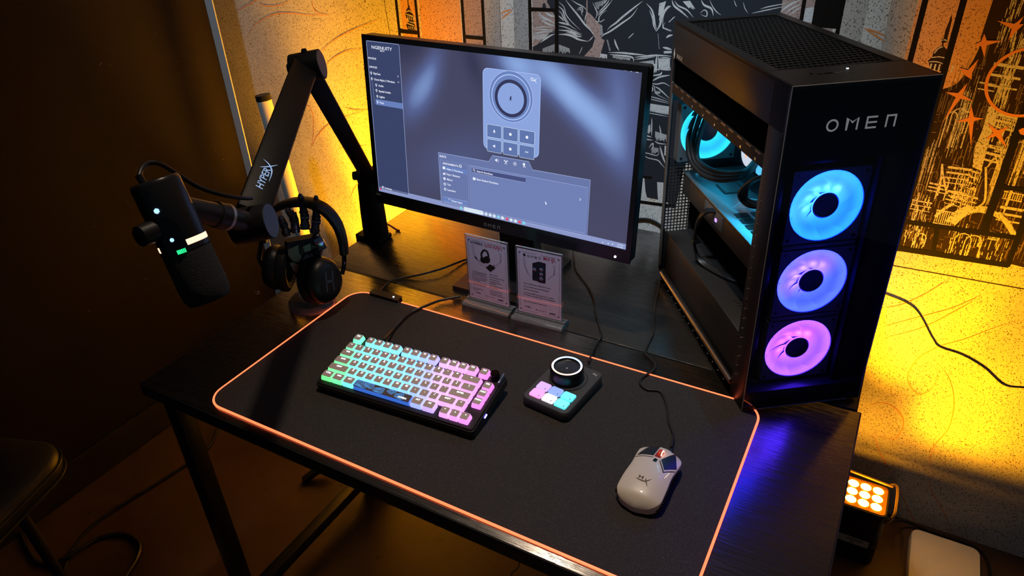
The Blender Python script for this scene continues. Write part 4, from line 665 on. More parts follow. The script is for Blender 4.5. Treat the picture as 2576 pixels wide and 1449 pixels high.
# fans
def fan(cx, cz, y, col, rim, label, R=.0560, facing=-1, spin=0, es=1.0):
    g = bpy.data.materials.new('fan_glow'); g.use_nodes = True; nt, b, N, L = nodes(g)
    b.inputs['Base Color'].default_value = (.1, .1, .1, 1); b.inputs['Roughness'].default_value = .3
    tc = N('ShaderNodeTexCoord'); ln = N('ShaderNodeVectorMath'); ln.operation = 'LENGTH'; L(tc.outputs['Object'], ln.inputs[0])
    fv = N('ShaderNodeVectorTransform'); fv.vector_type = 'POINT'; fv.convert_from = 'OBJECT'; fv.convert_to = 'WORLD'; L(tc.outputs['Object'], fv.inputs[0])
    near = None                                               # glow of lamps behind the blades, painted into the emission, upper left of hub
    for an in (60, 92, 124, 156, 188):
        q = PCM @ Vector((cx+.0295*math.cos(math.radians(an)), y-.008, cz+.0295*math.sin(math.radians(an))))
        dn = N('ShaderNodeVectorMath'); dn.operation = 'DISTANCE'; dn.inputs[1].default_value = q; L(fv.outputs[0], dn.inputs[0])
        if near is None: near = dn.outputs['Value']
        else: mn = N('ShaderNodeMath'); mn.operation = 'MINIMUM'; L(near, mn.inputs[0]); L(dn.outputs['Value'], mn.inputs[1]); near = mn.outputs[0]
    hot = tuple(min(.9, 1.9*a+.012) for a in rim)
    rp = ramp(nt, [(.0, hot), (.006, rim), (.014, tuple(.5*(a+b) for a, b in zip(col, rim))), (.030, col)]); L(near, rp.inputs['Fac'])
    r2 = ramp(nt, [(.0, (1, 1, 1)), (.022, (.95, .95, .95)), (.041, (.58, .58, .58)), (.0525, (1.0, 1.0, 1.0)), (.056, (1, 1, 1))]); L(ln.outputs['Value'], r2.inputs['Fac'])
    mx = N('ShaderNodeMixRGB'); mx.blend_type = 'MULTIPLY'; mx.inputs[0].default_value = 1; L(rp.outputs['Color'], mx.inputs[1]); L(r2.outputs['Color'], mx.inputs[2]); L(mx.outputs['Color'], b.inputs['Emission Color']); b.inputs['Emission Strength'].default_value = es
    f = MB(); n = 40; o_ = [(max(-.0595, min(.0595, .085*math.cos(a))), max(-.0595, min(.0595, .085*math.sin(a)))) for a in [2*PI*i/n for i in range(n)]]; i_ = circ(0, 0, R+.0012, n)
    rings = [[(x, -.0125, z) for x, z in i_], [(x, -.0125, z) for x, z in o_], [(x, .0125, z) for x, z in o_], [(x, .0125, z) for x, z in i_], [(x, -.0125, z) for x, z in i_]]
    f.loft(rings, caps=False)
    fo = f.build('fan_frame', 'case_in2', pc, label); fo.location = (cx, y, cz)
    if facing > 0: fo.rotation_euler = (0, 0, PI)
    rg = MB(); rg.M = Matrix.Rotation(PI/2, 4, 'X'); rg.lathe([(R-.0026, .0095), (R+.0006, .0110), (R+.0008, -.006), (R-.0026, -.006)], 48, closed=True); rg.build('light_ring', g, fo)
    bl = None
    for k in range(9):
        if bl is None:
            m_ = MB(); rr = []
            for i in range(9):
                t = i/8; r = .0205 + (R-.0030-.0205)*t; a0 = .55*t; wv = .92
                rr.append([(r*math.cos(a0+wv*j/6), -.0085+.0085*j/6-.002*t, r*math.sin(a0+wv*j/6)) for j in range(7)])
            m_.loft(rr, caps=False, closed=False); bl = m_.mesh('blade', g)
        link('blade', bl, fo).rotation_euler = (0, k*2*PI/9+spin, 0)
    hb = MB(); hb.M = Matrix.Rotation(PI/2, 4, 'X'); hb.lathe([(0, .0115), (.0185, .0110), (.0208, .0090), (.0210, -.010)], 40); hb.build('hub', mat('fan_hub', (.010, .011, .018), .3), fo)
    hr = MB(); hr.M = Matrix.Rotation(PI/2, 4, 'X'); hr.lathe([(.0208, .0100), (.0218, .0100), (.0218, .0078), (.0208, .0078)], 40, closed=True); hr.build('hub_ring', g, fo)
    s = MB()
    for sx in (-1, 1):
        for sz in (-1, 1): s.rod((sx*.0525, -.0132, sz*.0525), (sx*.0525, -.0120, sz*.0525), .0026, n=10)
    s.build('screws', 'black_gloss', fo)['kind'] = 'stuff'
    return fo
fan(.0975, .3605, .037, (.0020, .026, .8), (.008, .052, .9), 'blue-lit top front fan', es=26)
fan(.0983, .2300, .037, (.007, .0125, .8), (.034, .018, .8), 'blue-violet middle front fan', es=26, spin=.3)
fan(.0968, .1000, .037, (.036, .0105, .6), (.062, .012, .3), 'violet bottom front fan', es=26, spin=.1)
fan(.0730, .3420, .4550, (.003, .085, .14), (.006, .10, .15), 'cyan-lit rear fan', es=10, spin=.2)
for z in (.2952, .1650): P('fan_spacer', MB().box((.0975, .030, z), (.118, .012, .006), r=.001), 'case_in2')
# rear wall with mesh grille
rw = MB(); rw.span((.003, D_-.004, .018), (W-.003, D_, .108)); rw.span((.060, D_-.004, .108), (W-.003, D_, .282)); rw.span((.003, D_-.004, .402), (W-.003, D_, H-.006)); rw.span((.132, D_-.004, .282), (W-.003, D_, .402)); rw.span((.0, D_-.006, .02), (.006, D_, .486)); rw.span((.003, D_-.004, .266), (.060, D_, .282))
P('rear_panel', rw, 'case_in')
gr = MB()
for k in range(8): gr.span((.006+k*.0072, D_-.003, .108), (.0078+k*.0072, D_-.001, .268))
for k in range(22): gr.span((.005, D_-.003, .108+k*.0073), (.062, D_-.001, .1098+k*.0073))
P('rear_grille', gr, 'case_in', 'square mesh grille', smooth=False)['kind'] = 'stuff'
# inner rail along the top of the opening, bottom rail, front lip
P('side_rail', MB().span((.001, .046, .4190), (.008, D_-.006, .4385)), mat('rail_black', (.008, .008, .009), .6, spec=.3))
sl = MB()
for k in range(12): sl.span((.0004, .062+k*.034, .4355), (.0014, .062+k*.034+.018, .4380))
P('rail_slots', sl, mat('rail_bronze', (.22, .15, .10), .4, .6))['kind'] = 'stuff'
cl = MB()
for k in range(7): cl.span((.0004, .075+k*.055, .4225), (.0014, .079+k*.055, .4265))
P('rail_clips', cl, mat('rail_clip', (.55, .58, .62), .25, .8))['kind'] = 'stuff'
P('bottom_rail', MB().rod((.001, .052, .023), (.001, .452, .0185), .0056, n=14), 'steel', 'polished metal bar along the bottom edge')
rv = MB()
for k in range(15): rv.rod((-.0046, .07+k*.0262, .0160-.0003*k), (-.0062, .07+k*.0262, .0150-.0003*k), .0013, n=8)
P('rivets', rv, 'steel')['kind'] = 'stuff'
P('side_lip', MB().span((0, .036, .03), (.003, .0405, .436)), 'case_in2'); P('rear_lip', MB().span((0, D_-.010, .03), (.003, D_-.006, .440)), 'case_in2')
lr = MB()
for k in range(20): lr.rod((-.0002, .0382, .05+k*.019), (-.0012, .0382, .05+k*.019), .0011, n=8)
P('lip_rivets', lr, mat('rivet_copper', (.3, .18, .14), .35, .6))['kind'] = 'stuff'
# motherboard tray, power supply shroud
P('board_tray', MB().span((W-.022, .05, .115), (W-.018, D_-.005, .44)), 'case_in')
P('motherboard', MB().span((W-.026, .13, .14), (W-.022, D_-.012, .43)), mat('board_black', (.012, .013, .015), .35))
sh = MB(); sh.span((.010, .052, .018), (W-.020, D_-.010, .1150), r=.002); P('power_shroud', sh, mat('shroud_black', (.016, .016, .017), .42))
pv = MB()
for i in range(10):
    for j in range(7): pv.box((.045+j*.011, .085+i*.009, .1152), (.007, .0035, .0008))
P('shroud_vent', pv, mat('vent_hole', (.002, .002, .002), .7), smooth=False)['kind'] = 'stuff'
# graphics card lying across the case
g0 = MB().span((.036, .112, .206), (.168, .462, .2520), r=.002); gp = P('graphics_card', g0, mat('card_shroud', (.022, .020, .019), .45), 'large graphics card lying flat')
bk = MB().span((.0345, .110, .2520), (.1685, .463, .2546), r=.0006).build('backplate', mat('backplate_metal', (.30, .33, .36), .36, .85), gp, 'pale metal backplate lit cyan')
M['pocket'] = mat('card_pocket', (.012, .013, .016), .5)
for i in range(2):
    for j in range(5): MB().prism(rrect(.026, .021, .003, 2, .066+i*.031, .132+j*.0245), .2547, .2551).build('pocket', 'pocket', gp)
ik = Ink().lay(0); ik.line([(.062, .265), (.105, .300), (.15, .270)], .0022); ik.line([(.062, .265), (.075, .250)], .0022); ik.line([(.062, .265), (.11, .245)], .0022)
ik.build('diamond_mark', mat('diamond_ink', (.75, .8, .85), .4), gp, f=lambda a, b, w: (a, b, .2549))
MB().prism(rrect(.046, .050, .004, 2, .094, .352), .2546, .2556).build('heatsink_frame', 'case_in', gp)
fn_ = MB()
for k in range(9): fn_.span((.075, .332+k*.0048, .2556), (.113, .3345+k*.0048, .2566))
fn_.build('heatsink_fins', mat('fin_metal', (.45, .5, .55), .3, .9), gp, smooth=False)['kind'] = 'stuff'
for x, y in ((.056, .442), (.070, .446), (.064, .425), (.083, .430)): MB().box((x, y, .2558), (.010, .006, .003), r=.001).build('bracket_clip', 'steel', gp)
MB().box((.036, .285, .232), (.004, .09, .03), r=.001).build('side_vent', 'case_in2', gp)
# liquid cooler: pump with round display, tubes
pm = P('cooler_pump', MB().box((.150, .360, .322), (.056, .062, .062), r=.004), 'case_in', 'liquid cooler pump with a round display')
MB().rod((.1226, .360, .322), (.1208, .360, .322), .026, n=36).build('pump_display', glow('display_face', (.75, .82, .95), .8), pm)
ik = Ink().lay(0); ik.poly([(.348, .336), (.374, .336), (.361, .310)]); ik.build('display_mark', glow('display_orange', (1, .32, .12), 1.4), pm, f=lambda a, b, w: (.1204, a, b))
P('memory_stick', MB().span((.120, .318, .300), (.186, .324, .400), r=.001), 'case_in2')
P('memory_light', MB().span((.120, .268, .300), (.186, .312, .345), r=.001), glow('memory_glow', (.10, .55, 1), 1.1), 'glowing memory stick')
P('board_cover', MB().span((.150, .33, .30), (.188, .44, .43), r=.004), 'case_in2')
for k in range(3):
    q = k*.0105
    P('coolant_tube', MB().tube([(.060+q, .452-q, .425), (.046+q*.8, .450-q, .385), (.034+q*.5, .446-q*1.2, .330), (.034+q*.4, .425-q*.8, .294+q*.25), (.040+q*.4, .375-q*.3, .282+q*.6), (.052+q*.4, .315, .291+q*.6), (.075+q*.2, .275, .310+q*.5), (.110, .300, .318+q*.5), (.128, .335, .315+q*.4)], .0052, n=12, smooth=7), 'rubber')
for k in range(3): P('power_cable', MB().tube([(.100, .195, .345+k*.003), (.082+k*.003, .225, .328), (.076+k*.004, .256, .301), (.074+k*.005, .270-k*.004, .276), (.080+k*.005, .240, .268+k*.003), (.100, .200, .280+k*.003)], .0034, n=10, smooth=7), 'cable')
for k in range(3): P('card_cable', MB().tube([(.040, .268+k*.006, .245), (.024, .290+k*.005, .238), (.016-k*.001, .310, .205), (.018, .318, .150), (.028+k*.004, .300, .122), (.055+k*.006, .240, .120), (.085, .205, .119)], .0030, n=8, smooth=7), 'cable')
P('cable_tie', MB().box((.018, .316, .166), (.014, .02, .004), r=.001), 'black_gloss'); P('card_light', MB().box((.0335, .268, .231), (.002, .007, .006)), glow('small_violet_led', (.35, .2, 1), 2.5))
P('fill_bar', MB().span((.10, .10, .4300), (.106, .43, .4345)), glow('cyan_fill_glow', (.03, .50, .85), 75), 'unseen cyan fill bar added to light the interior')  # made-up glowing bar, added to brighten the graphics card and case interior
# side badge
ik = Ink().lay(0); (y0, z0), (y1, z1) = [(0.4666,0.4939),(0.4323,0.4969)]
ik.poly([(y0+.004, z0), (y0, z0+.011), (y0-.004, z0), (y0, z0-.011)]); ik.text('MAX', 0, 0, .0001)
ik.v = ik.v[:4]; ik.f = ik.f[:1]; ik.build('badge_diamond', 'white_ink', pc, f=lambda a, b, w: (-.0004, a, b))
ik = Ink(); ik.text('MAX', 0, 0, .0115, bold=.02, sx=1.3); ik.build('badge_text', mat('badge_bronze', (.45, .36, .28), .4), pc, 'MAX badge', f=lambda a, b, w: (-.0004, .452-a, .4875+.002+b))

# ---------------------------------------------------------------- acrylic card stands
M['acrylic'] = thin_glass('clear_acrylic', (.97, .97, .98)); M['acrylic_edge'] = mat('acrylic_edge', (.80, .80, .86), .05, trans=.88, ior=1.45)
M['paper'] = mat('white_paper_lilac_cast', (.95, .80, .98), .6); M['ink_black'] = mat('card_ink_black', (.010, .010, .014), .6); M['ink_red'] = mat('card_ink_red', (.62, .02, .09), .6); M['ink_grey'] = mat('card_ink_violet_grey', (.16, .12, .2), .6)  # lilac light falling on the white cards is put into the paper colour
def card_stand(label, loc, yaw, W, H):
    t = thing('card_stand', label, 'sign', loc, (0, 0, yaw), 'acrylic card stands in front of the monitor')
    bs = MB(); bs.prism([(-.024, .0), (-.024, .006), (-.019, .0105), (-.006, .0105), (-.005, .0135), (.006, .0135), (.007, .0105), (.014, .0105), (.018, .006), (.018, 0)], -.006, W+.008, 'x')
    bs.build('base', 'acrylic_edge', t)
    MB().span((0, -.0022, .0135), (W, -.0008, .012+H)).build('front_pane', 'acrylic', t); MB().span((0, .0008, .0135), (W, .0022, .012+H)).build('rear_pane', 'acrylic', t)
    e = MB(); e.span((-.0006, -.0022, .0135), (.0002, .0022, .012+H)); e.span((W-.0002, -.0022, .0135), (W+.0006, .0022, .012+H)); e.span((0, -.0022, .0116+H), (W, .0022, .0122+H)); e.build('pane_edge', 'acrylic_edge', t)
    cd_ = MB().span((.002, -.0005, .0145), (W-.002, .0005, .0075+H)).build('printed_card', 'paper', t)
    return t, cd_
CF = lambda a, b, w: (a, -.0006-w, b+.012)
def cfit(ink, body, p0, p1, cap, bold=.012, shear=0):
    vs, fs = text_faces(body, 1, 'LEFT', bold, shear); x0 = min(a for a, c in vs); x1 = max(a for a, c in vs); s = cap/.72; sx = abs(p1-p0[0])/((x1-x0)*s)
    ink.add([(p0[0]+(a-x0)*s*sx, p0[1]+c*s) for a, c in vs], fs)
def cpart(name, m, cd_, fn):
    ik = Ink().lay(.0001); fn(ik); return ik.build(name, m, cd_, f=CF)
def frame_marks(k, W, H):
    a, b, c, d = .006, .008, W-.006, H-.011
    k.line([(a+.008, d), (W*.45, d)], .0005); k.line([(W*.55, d), (c-.008, d)], .0005); k.line([(a+.008, b), (W*.45, b)], .0005); k.line([(W*.55, b), (c-.008, b)], .0005)
    k.line([(a, b+.008), (a, H*.48)], .0005); k.line([(a, H*.5), (a, d-.008)], .0005); k.line([(c, b+.008), (c, H*.4)], .0005); k.line([(c, H*.44), (c, d-.008)], .0005)
    for x, sx, y, sy in ((a, 1, d, -1), (c, -1, d, -1), (a, 1, b, 1), (c, -1, b, 1)): k.poly([(x, y), (x+sx*.005, y), (x, y+sy*.006)])
def swirl(k, W, H):
    for j in range(4):
        k.line([(.014+j*.002, H*.86), (.018+j*.001, H*.72), (.03, H*.60), (W*.5, H*.56)], .0003, smooth=5); k.line([(W-.014-j*.002, H*.83), (W-.018, H*.70), (W-.032, H*.60)], .0003, smooth=5)
    for x, y in ((.02, .77), (.83, .70), (.79, .86)): k.poly([(W*x+.0015, H*y), (W*x, H*y+.002), (W*x-.0015, H*y), (W*x, H*y-.002)])
def logos(k, W):
    hyper(k, .015, .0165, .0026); u = W*.41
    k.poly([(u, .0150), (u+.0018, .0168), (u+.0036, .0150), (u+.0018, .0132)]); omen(k, u+.0052, .0134, .0032)
    k.text('AMD', W*.72, .0125, .0050, bold=.04, sx=1.25)
W1, H1 = .1005, .155
t, cd_ = card_stand('acrylic stand with a headset card in front of the monitor, left of the pair', (.2560, .5019, 0), -.0129, W1, H1)
def c1a(k): cfit(k, 'HYPERX', [(0.0119,0.1357)][0], [(0.0428,0.1342)][0][0], .0055, .02, .3)
cpart('card_wordmark', 'ink_black', cd_, c1a)
cpart('card_title', 'ink_red', cd_, lambda k: cfit(k, 'CLOUD ALPHA 2', [(0.0462,0.1352)][0], [(0.0882,0.1366)][0][0], .0078, .02))
cpart('card_frame', 'ink_grey', cd_, lambda k: frame_marks(k, W1, H1)); cpart('card_swirl', 'ink_grey', cd_, lambda k: swirl(k, W1, H1))
def c1h(k):
    k.line([(0.0378,0.1073),(0.0377,0.1163),(0.0443,0.1258),(0.0515,0.1247),(0.0543,0.1164),(0.0532,0.1097)], .0046, smooth=5); k.poly([(0.0334,0.1023),(0.0358,0.1081),(0.0406,0.1099),(0.0443,0.105),(0.045,0.0954),(0.0409,0.094),(0.0357,0.0964)]); k.poly([(0.0433,0.1099),(0.0488,0.1136),(0.0554,0.1135),(0.0584,0.1084),(0.0574,0.1017),(0.0518,0.0967),(0.0451,0.0961),(0.0425,0.1019)])
    k.line([(0.0358,0.0977),(0.0305,0.0983),(0.0227,0.1036)], .0012, smooth=4); k.line([(0.0208,0.1055),(0.0253,0.1019)], .0038); k.poly([(0.046,0.0855),(0.0571,0.0962),(0.0695,0.092),(0.0691,0.089),(0.0576,0.078),(0.0568,0.078)]); k.line([(0.0635,0.0928),(0.069,0.0975)], .0012)
cpart('card_headset_picture', 'ink_black', cd_, c1h)
cpart('card_device_keys', 'paper', cd_, lambda k: (k.line([(0.051,0.0838),(0.0597,0.0833)], .0016), k.line([(0.0516,0.0822),(0.0589,0.0814)], .0012)))
L1 = ((272, 735, 540, 'Up to 300 hours of battery life'), (280, 760, 515, 'on a single charge for long'), (275, 790, 545, 'gaming and streaming sessions'), (275, 832, 548, 'Dual wireless with Bluetooth'), (280, 862, 525, 'for listening and chatting'), (280, 890, 425, 'to your devices'), (285, 932, 540, 'Two wireless modes at once'), (290, 962, 520, 'for game and phone audio'), (290, 1032, 470, 'Dual microphones'), (292, 1062, 390, 'Tuned drivers'))
c1rows = [[(0.0109,0.0683),(0.0474,0.069)], [(0.0117,0.0649),(0.0438,0.0656)], [(0.0107,0.0606),(0.0477,0.0617)], [(0.0103,0.0548),(0.0477,0.0564)], [(0.0107,0.0508),(0.0444,0.0521)], [(0.0104,0.0468),(0.0304,0.0477)], [(0.0107,0.0411),(0.0461,0.0424)], [(0.0111,0.0371),(0.0428,0.0384)], [(0.0103,0.0273),(0.0354,0.029)], [(0.0103,0.0232),(0.0243,0.0242)],
  [(0.054,0.0707),(0.0749,0.0715)], [(0.0539,0.0647),(0.0901,0.0655)], [(0.0538,0.0586),(0.0779,0.0597)], [(0.0538,0.0533),(0.082,0.0541)], [(0.0538,0.049),(0.0691,0.0493)], [(0.0535,0.0435),(0.0849,0.0444)], [(0.0535,0.0397),(0.0737,0.0398)], [(0.0533,0.0308),(0.0836,0.031)], [(0.0533,0.0257),(0.0827,0.026)], [(0.0533,0.0219),(0.089,0.023)]]
words = [q[3] for q in L1] + ['Signature comfort', 'Immersive spatial sound ready', 'Dual chamber drivers', 'Programmable base station', 'with RGB dial', 'Boom microphone with LED', 'and noise filter', 'Durable aluminium frame', 'Works with PC and more', 'Adjustable for all day use']
for (p, q), s in zip(c1rows, words): cpart('card_text', 'ink_black', cd_, lambda k: cfit(k, s, p, q[0], .0023, .02))
cpart('card_logos', 'ink_black', cd_, lambda k: logos(k, W1))['kind'] = 'stuff'
W2, H2 = .100, .156
t, cd_ = card_stand('acrylic stand with a tower computer card, right of the pair', (.3775, .4984, 0), .0378, W2, H2)
(u0, v0), (u1, v1) = [(0.0145,0.1389),(0.0553,0.1384)]
cpart('card_wordmark', 'ink_black', cd_, lambda k: (k.poly([(u0, v0), (u0+.0036, v0+.0040), (u0+.0072, v0), (u0+.0036, v0-.0040)]), omen(k, u0+.0102, v0-.0036, .0051, .17)))
cpart('card_title', 'ink_red', cd_, lambda k: cfit(k, 'MAX 45L', [(0.06,0.136)][0], [(0.0864,0.1367)][0][0], .0080, .02))
cpart('card_frame', 'ink_grey', cd_, lambda k: frame_marks(k, W2, H2)); cpart('card_swirl', 'ink_grey', cd_, lambda k: swirl(k, W2, H2))
cpart('card_tower_picture', mat('card_navy', (.008, .010, .03), .6), cd_, lambda k: k.poly([(0.0357,0.124),(0.0498,0.1304),(0.0649,0.1292),(0.064,0.0837),(0.0616,0.0826),(0.0479,0.0824),(0.0473,0.0845),(0.0361,0.0845),(0.0349,0.0873)]))
M['ink_blue'] = mat('card_pale_blue', (.35, .5, .75), .6)
def c2f(k):
    k.w = .0002
    for (a, c) in [(0.055,0.1133),(0.0548,0.1024),(0.0547,0.092),(0.0399,0.1103)]: k.ring(a, c, .0016, .0038, 18)
cpart('card_fan_pictures', 'ink_blue', cd_, c2f)
cpart('card_fan_glow', 'ink_red', cd_, lambda k: [k.lay(.0003).line(circ(a, c, .0028, 8, a0=PI*1.05, a1=PI*1.9), .0014) for a, c in [(0.055,0.1133),(0.0548,0.1024),(0.0547,0.092),(0.0399,0.1103)]])
c2rows = [[(0.0151,0.0725),(0.0752,0.0738)], [(0.0149,0.065),(0.0711,0.0664)], [(0.0147,0.058),(0.0481,0.0588)], [(0.0145,0.0501),(0.0815,0.0508)], [(0.0144,0.0451),(0.0847,0.0457)], [(0.0139,0.0294),(0.0664,0.0311)]]
for (p, q), s in zip(c2rows, ['Up to an AMD Ryzen 9 9950X3D Processor', 'Up to an NVIDIA GeForce RTX 5090 GPU', 'Advanced Cryo Chamber', 'Pre-installed OMEN components with a standard', 'form factor and toolless access for easy upgrades', 'Up to 2 TB PCIe Gen5 NVMe M.2 SSD']): cpart('card_text', 'ink_black', cd_, lambda k: cfit(k, s, p, q[0], .0025, .02))
cpart('card_logos', 'ink_black', cd_, lambda k: logos(k, W2))['kind'] = 'stuff'

# ---------------------------------------------------------------- keyboard
U = .01905
kb = thing('keyboard', 'compact black keyboard with rainbow-lit keys on the mat', 'keyboard', (.1665, .2083, .0474), (.1484, 0, .0606))
cw = 17.1*U; ch = 7.1*U
MB().prism(rrect(cw, ch, .006, 4, 8.2*U, -1.55*U), -.0290, -.0125).build('case', 'black_satin', kb)
MB().prism(rrect(cw-.003, ch-.003, .005, 4, 8.2*U, -1.55*U), -.0126, -.0098, top=rrect(cw-.006, ch-.006, .004, 4, 8.2*U, -1.55*U)).build('top_plate', mat('anodised_black', (.022, .021, .023), .38, .5), kb)
for x in (1.6, 14.8): MB().box((x*U, 1.35*U, -.0375), (.03, .010, .019), r=.002).build('flip_foot', 'rubber', kb)
kg = bpy.data.materials.new('lit_keycap'); kg.use_nodes = True; nt, b, N, L = nodes(kg); oi = N('ShaderNodeObjectInfo'); b.inputs['Base Color'].default_value = (.35, .35, .38, 1); b.inputs['Roughness'].default_value = .45
L(oi.outputs['Color'], b.inputs['Emission Color']); b.inputs['Emission Strength'].default_value = 1.5
M['key_top'] = mat('key_top_mauve_grey', (.55, .44, .44), .5); M['legend'] = glow('key_legend', (.85, .92, 1), 2.2)
keym = {}
def keymesh(w, tall=0):
    if (w, tall) not in keym:
        a = w*U-.0012; bb = U-.0012; m_ = MB()
        lv = ((a, bb, .0016, -.0098), (a, bb, .0016, -.0070-tall*0), (a-.0026, bb-.0030, .0022, -.0006), (a-.0032, bb-.0036, .0022, 0))
        m_.loft([[(x, y+(.0006 if z > -.001 else 0), z) for x, y in rrect(p, q, r, 3)] for p, q, r, z in lv]); body = m_.mesh('keycap', kg)
        t_ = MB().prism(rrect(a-.0038, bb-.0042, .0018, 3, 0, .0004), .0000, .0003).mesh('key_top', 'key_top'); keym[(w, tall)] = (body, t_)
    return keym[(w, tall)]
STOPS = [(0, (100, 240, 130)), (1.5, (105, 238, 205)), (3.2, (110, 222, 252)), (7.5, (115, 182, 255)), (9.6, (150, 152, 255)), (11.2, (208, 152, 255)), (13.5, (246, 140, 248)), (16.5, (255, 105, 232))]
def kcol(x):
    for (a, c), (d, e) in zip(STOPS, STOPS[1:]):
        if x <= d: f = max(0, (x-a)/(d-a)); return srgb(*[p+(q-p)*f for p, q in zip(c, e)])
    return srgb(*STOPS[-1][1])
def key(x, v, w, leg, dz=0):
    body, tp_ = keymesh(w); o = link('keycap', body, kb); o.location = ((x+w/2)*U, v*U, dz); c = kcol(x+w/2+.35*v); o.color = (*c, 1)
    link('key_top', tp_, o)
    if leg:
        ik = Ink(); s = .0062 if len(leg) < 2 else .0044
        if leg in '<>^v' and len(leg) == 1:
            q = {'<': (-1, 0), '>': (1, 0), '^': (0, 1), 'v': (0, -1)}[leg]; ik.poly([(q[0]*.0016-q[1]*.0013, q[1]*.0016+q[0]*.0013+.003), (-q[0]*.001, -q[1]*.001+.003), (q[0]*.0016+q[1]*.0013, q[1]*.0016-q[0]*.0013+.003)][::1])
        else: ik.text(leg, 0, .0016, s, 'CENTER', .035)
        ik.build('legend', 'legend', o, f=lambda a, b, w: (a, b, .00045))
for x, l in [(0, 'ESC')] + [(1.5+i, f'F{i+1}') for i in range(4)] + [(5.75+i, f'F{i+5}') for i in range(4)] + [(10+i, f'F{i+9}') for i in range(4)] + [(14.25, 'F13')]: key(x, 1.25, 1, l)
for i, l in enumerate(['~', '1', '2', '3', '4', '5', '6', '7', '8', '9', '0', '-', '=']): key(i, 0, 1, l)
key(13, 0, 2, '<-')
key(0, -1, 1.5, 'TAB'); [key(1.5+i, -1, 1, l) for i, l in enumerate('QWERTYUIOP[]')]; key(13.5, -1, 1.5, '\\')
key(0, -2, 1.75, 'CAPS'); [key(1.75+i, -2, 1, l) for i, l in enumerate("ASDFGHJKL;'")]; key(12.75, -2, 2.25, 'ENTER')
key(0, -3, 2.25, 'SHIFT'); [key(2.25+i, -3, 1, l) for i, l in enumerate('ZXCVBNM,./')]; key(12.25, -3, 1.75, 'SHIFT'); key(14, -3, 1, '^')
for x, l in ((0, 'CTRL'), (1.25, 'WIN'), (2.5, 'ALT')): key(x, -4.05, 1.25, l)
key(10, -4.05, 1.25, 'ALT'); key(11.25, -4.05, 1.25, 'FN')
for x, l in ((13.05, '<'), (14.05, 'v'), (15.05, '>')): key(x, -4.15, 1, l)
for v, l in ((-.2, 'DEL'), (-1.2, 'PGUP'), (-2.2, 'PGDN')): key(15.3, v, 1, l)
# space bar printed with contour lines
body, tp_ = keymesh(6.25); sp = link('space_bar', body, kb); sp.location = ((3.75+3.125)*U, -4.05*U, 0); sp.color = (*srgb(40, 85, 170), 1); sp['label'] = 'space bar printed with blue contour lines'
MB().prism(rrect(6.25*U-.003, U-.0040, .002, 3, 0, -.0008), -.0006, .0004).build('key_top', mat('space_top', (.10, .075, .085), .5), sp)
ik = Ink(); r_ = random.Random(5)
for cxx, cyy, n_, st in ((-.048, 0, 7, .0017), (-.028, .002, 5, .0016), (-.006, -.003, 6, .0014), (.018, .003, 4, .0015), (.036, -.002, 5, .0015)):
    ph = r_.uniform(0, 6)
    for j in range(n_):
        r = .002+j*st; pts_ = [(cxx+1.5*r*math.cos(a)*(1+.3*math.sin(2*a+ph)), cyy+.75*r*math.sin(a)*(1+.3*math.sin(3*a+ph))) for a in [2*PI*q/20 for q in range(20)]]
        pts_ = [(max(-.0570, min(.0570, x)), max(-.0078, min(.0062, y))) for x, y in pts_]; ik.line(pts_, .00045, closed=True)
ik.build('contour_print', glow('contour_blue', srgb(90, 175, 255), 1.0), sp, f=lambda a, b, w: (a, b, .0006))
ik = Ink(); ik.text('HYPERX', .035, -.005, .0046, bold=.03); ik.build('legend', 'legend', sp, f=lambda a, b, w: (a, b, .0009))
k_ = MB(); k_.M = Matrix.Translation((15.85*U, 1.3*U, -.0098)); k_.lathe([(0, .0135), (.0070, .0135), (.0080, .0125), (.0082, .0), ], 32); k_.build('volume_knob', 'black_gloss', kb)
MB().box((16.55*U, 1.15*U, -.0060), (.0035, .024, .009), r=.0012).build('side_light', mat('side_bar', (.2, .25, .32), .2, .6), kb)
MB().box((16.78*U, -2.75*U, -.020), (.0012, .008, .003)).build('status_light', glow('blue_violet_led', (.12, .10, 1), 14), kb)
MB().tube([(0.2043,0.2686,0.03)] + [(0.1987,0.284,0.026)] + [(0.1806,0.3283,0.012),(0.1749,0.3659,0.012)] + [(0.1739,0.399,0.009),(0.1816,0.4216,0.009)] + [(0.1949,0.465,0.005),(0.2152,0.4893,0.005),(0.2298,0.5037,0.005)], .0028, n=8, smooth=8).build('cable', 'cable', kb).matrix_parent_inverse = (Matrix.Translation((.1665, .2083, .0474)) @ Euler((.1484, 0, .0606)).to_matrix().to_4x4()).inverted()

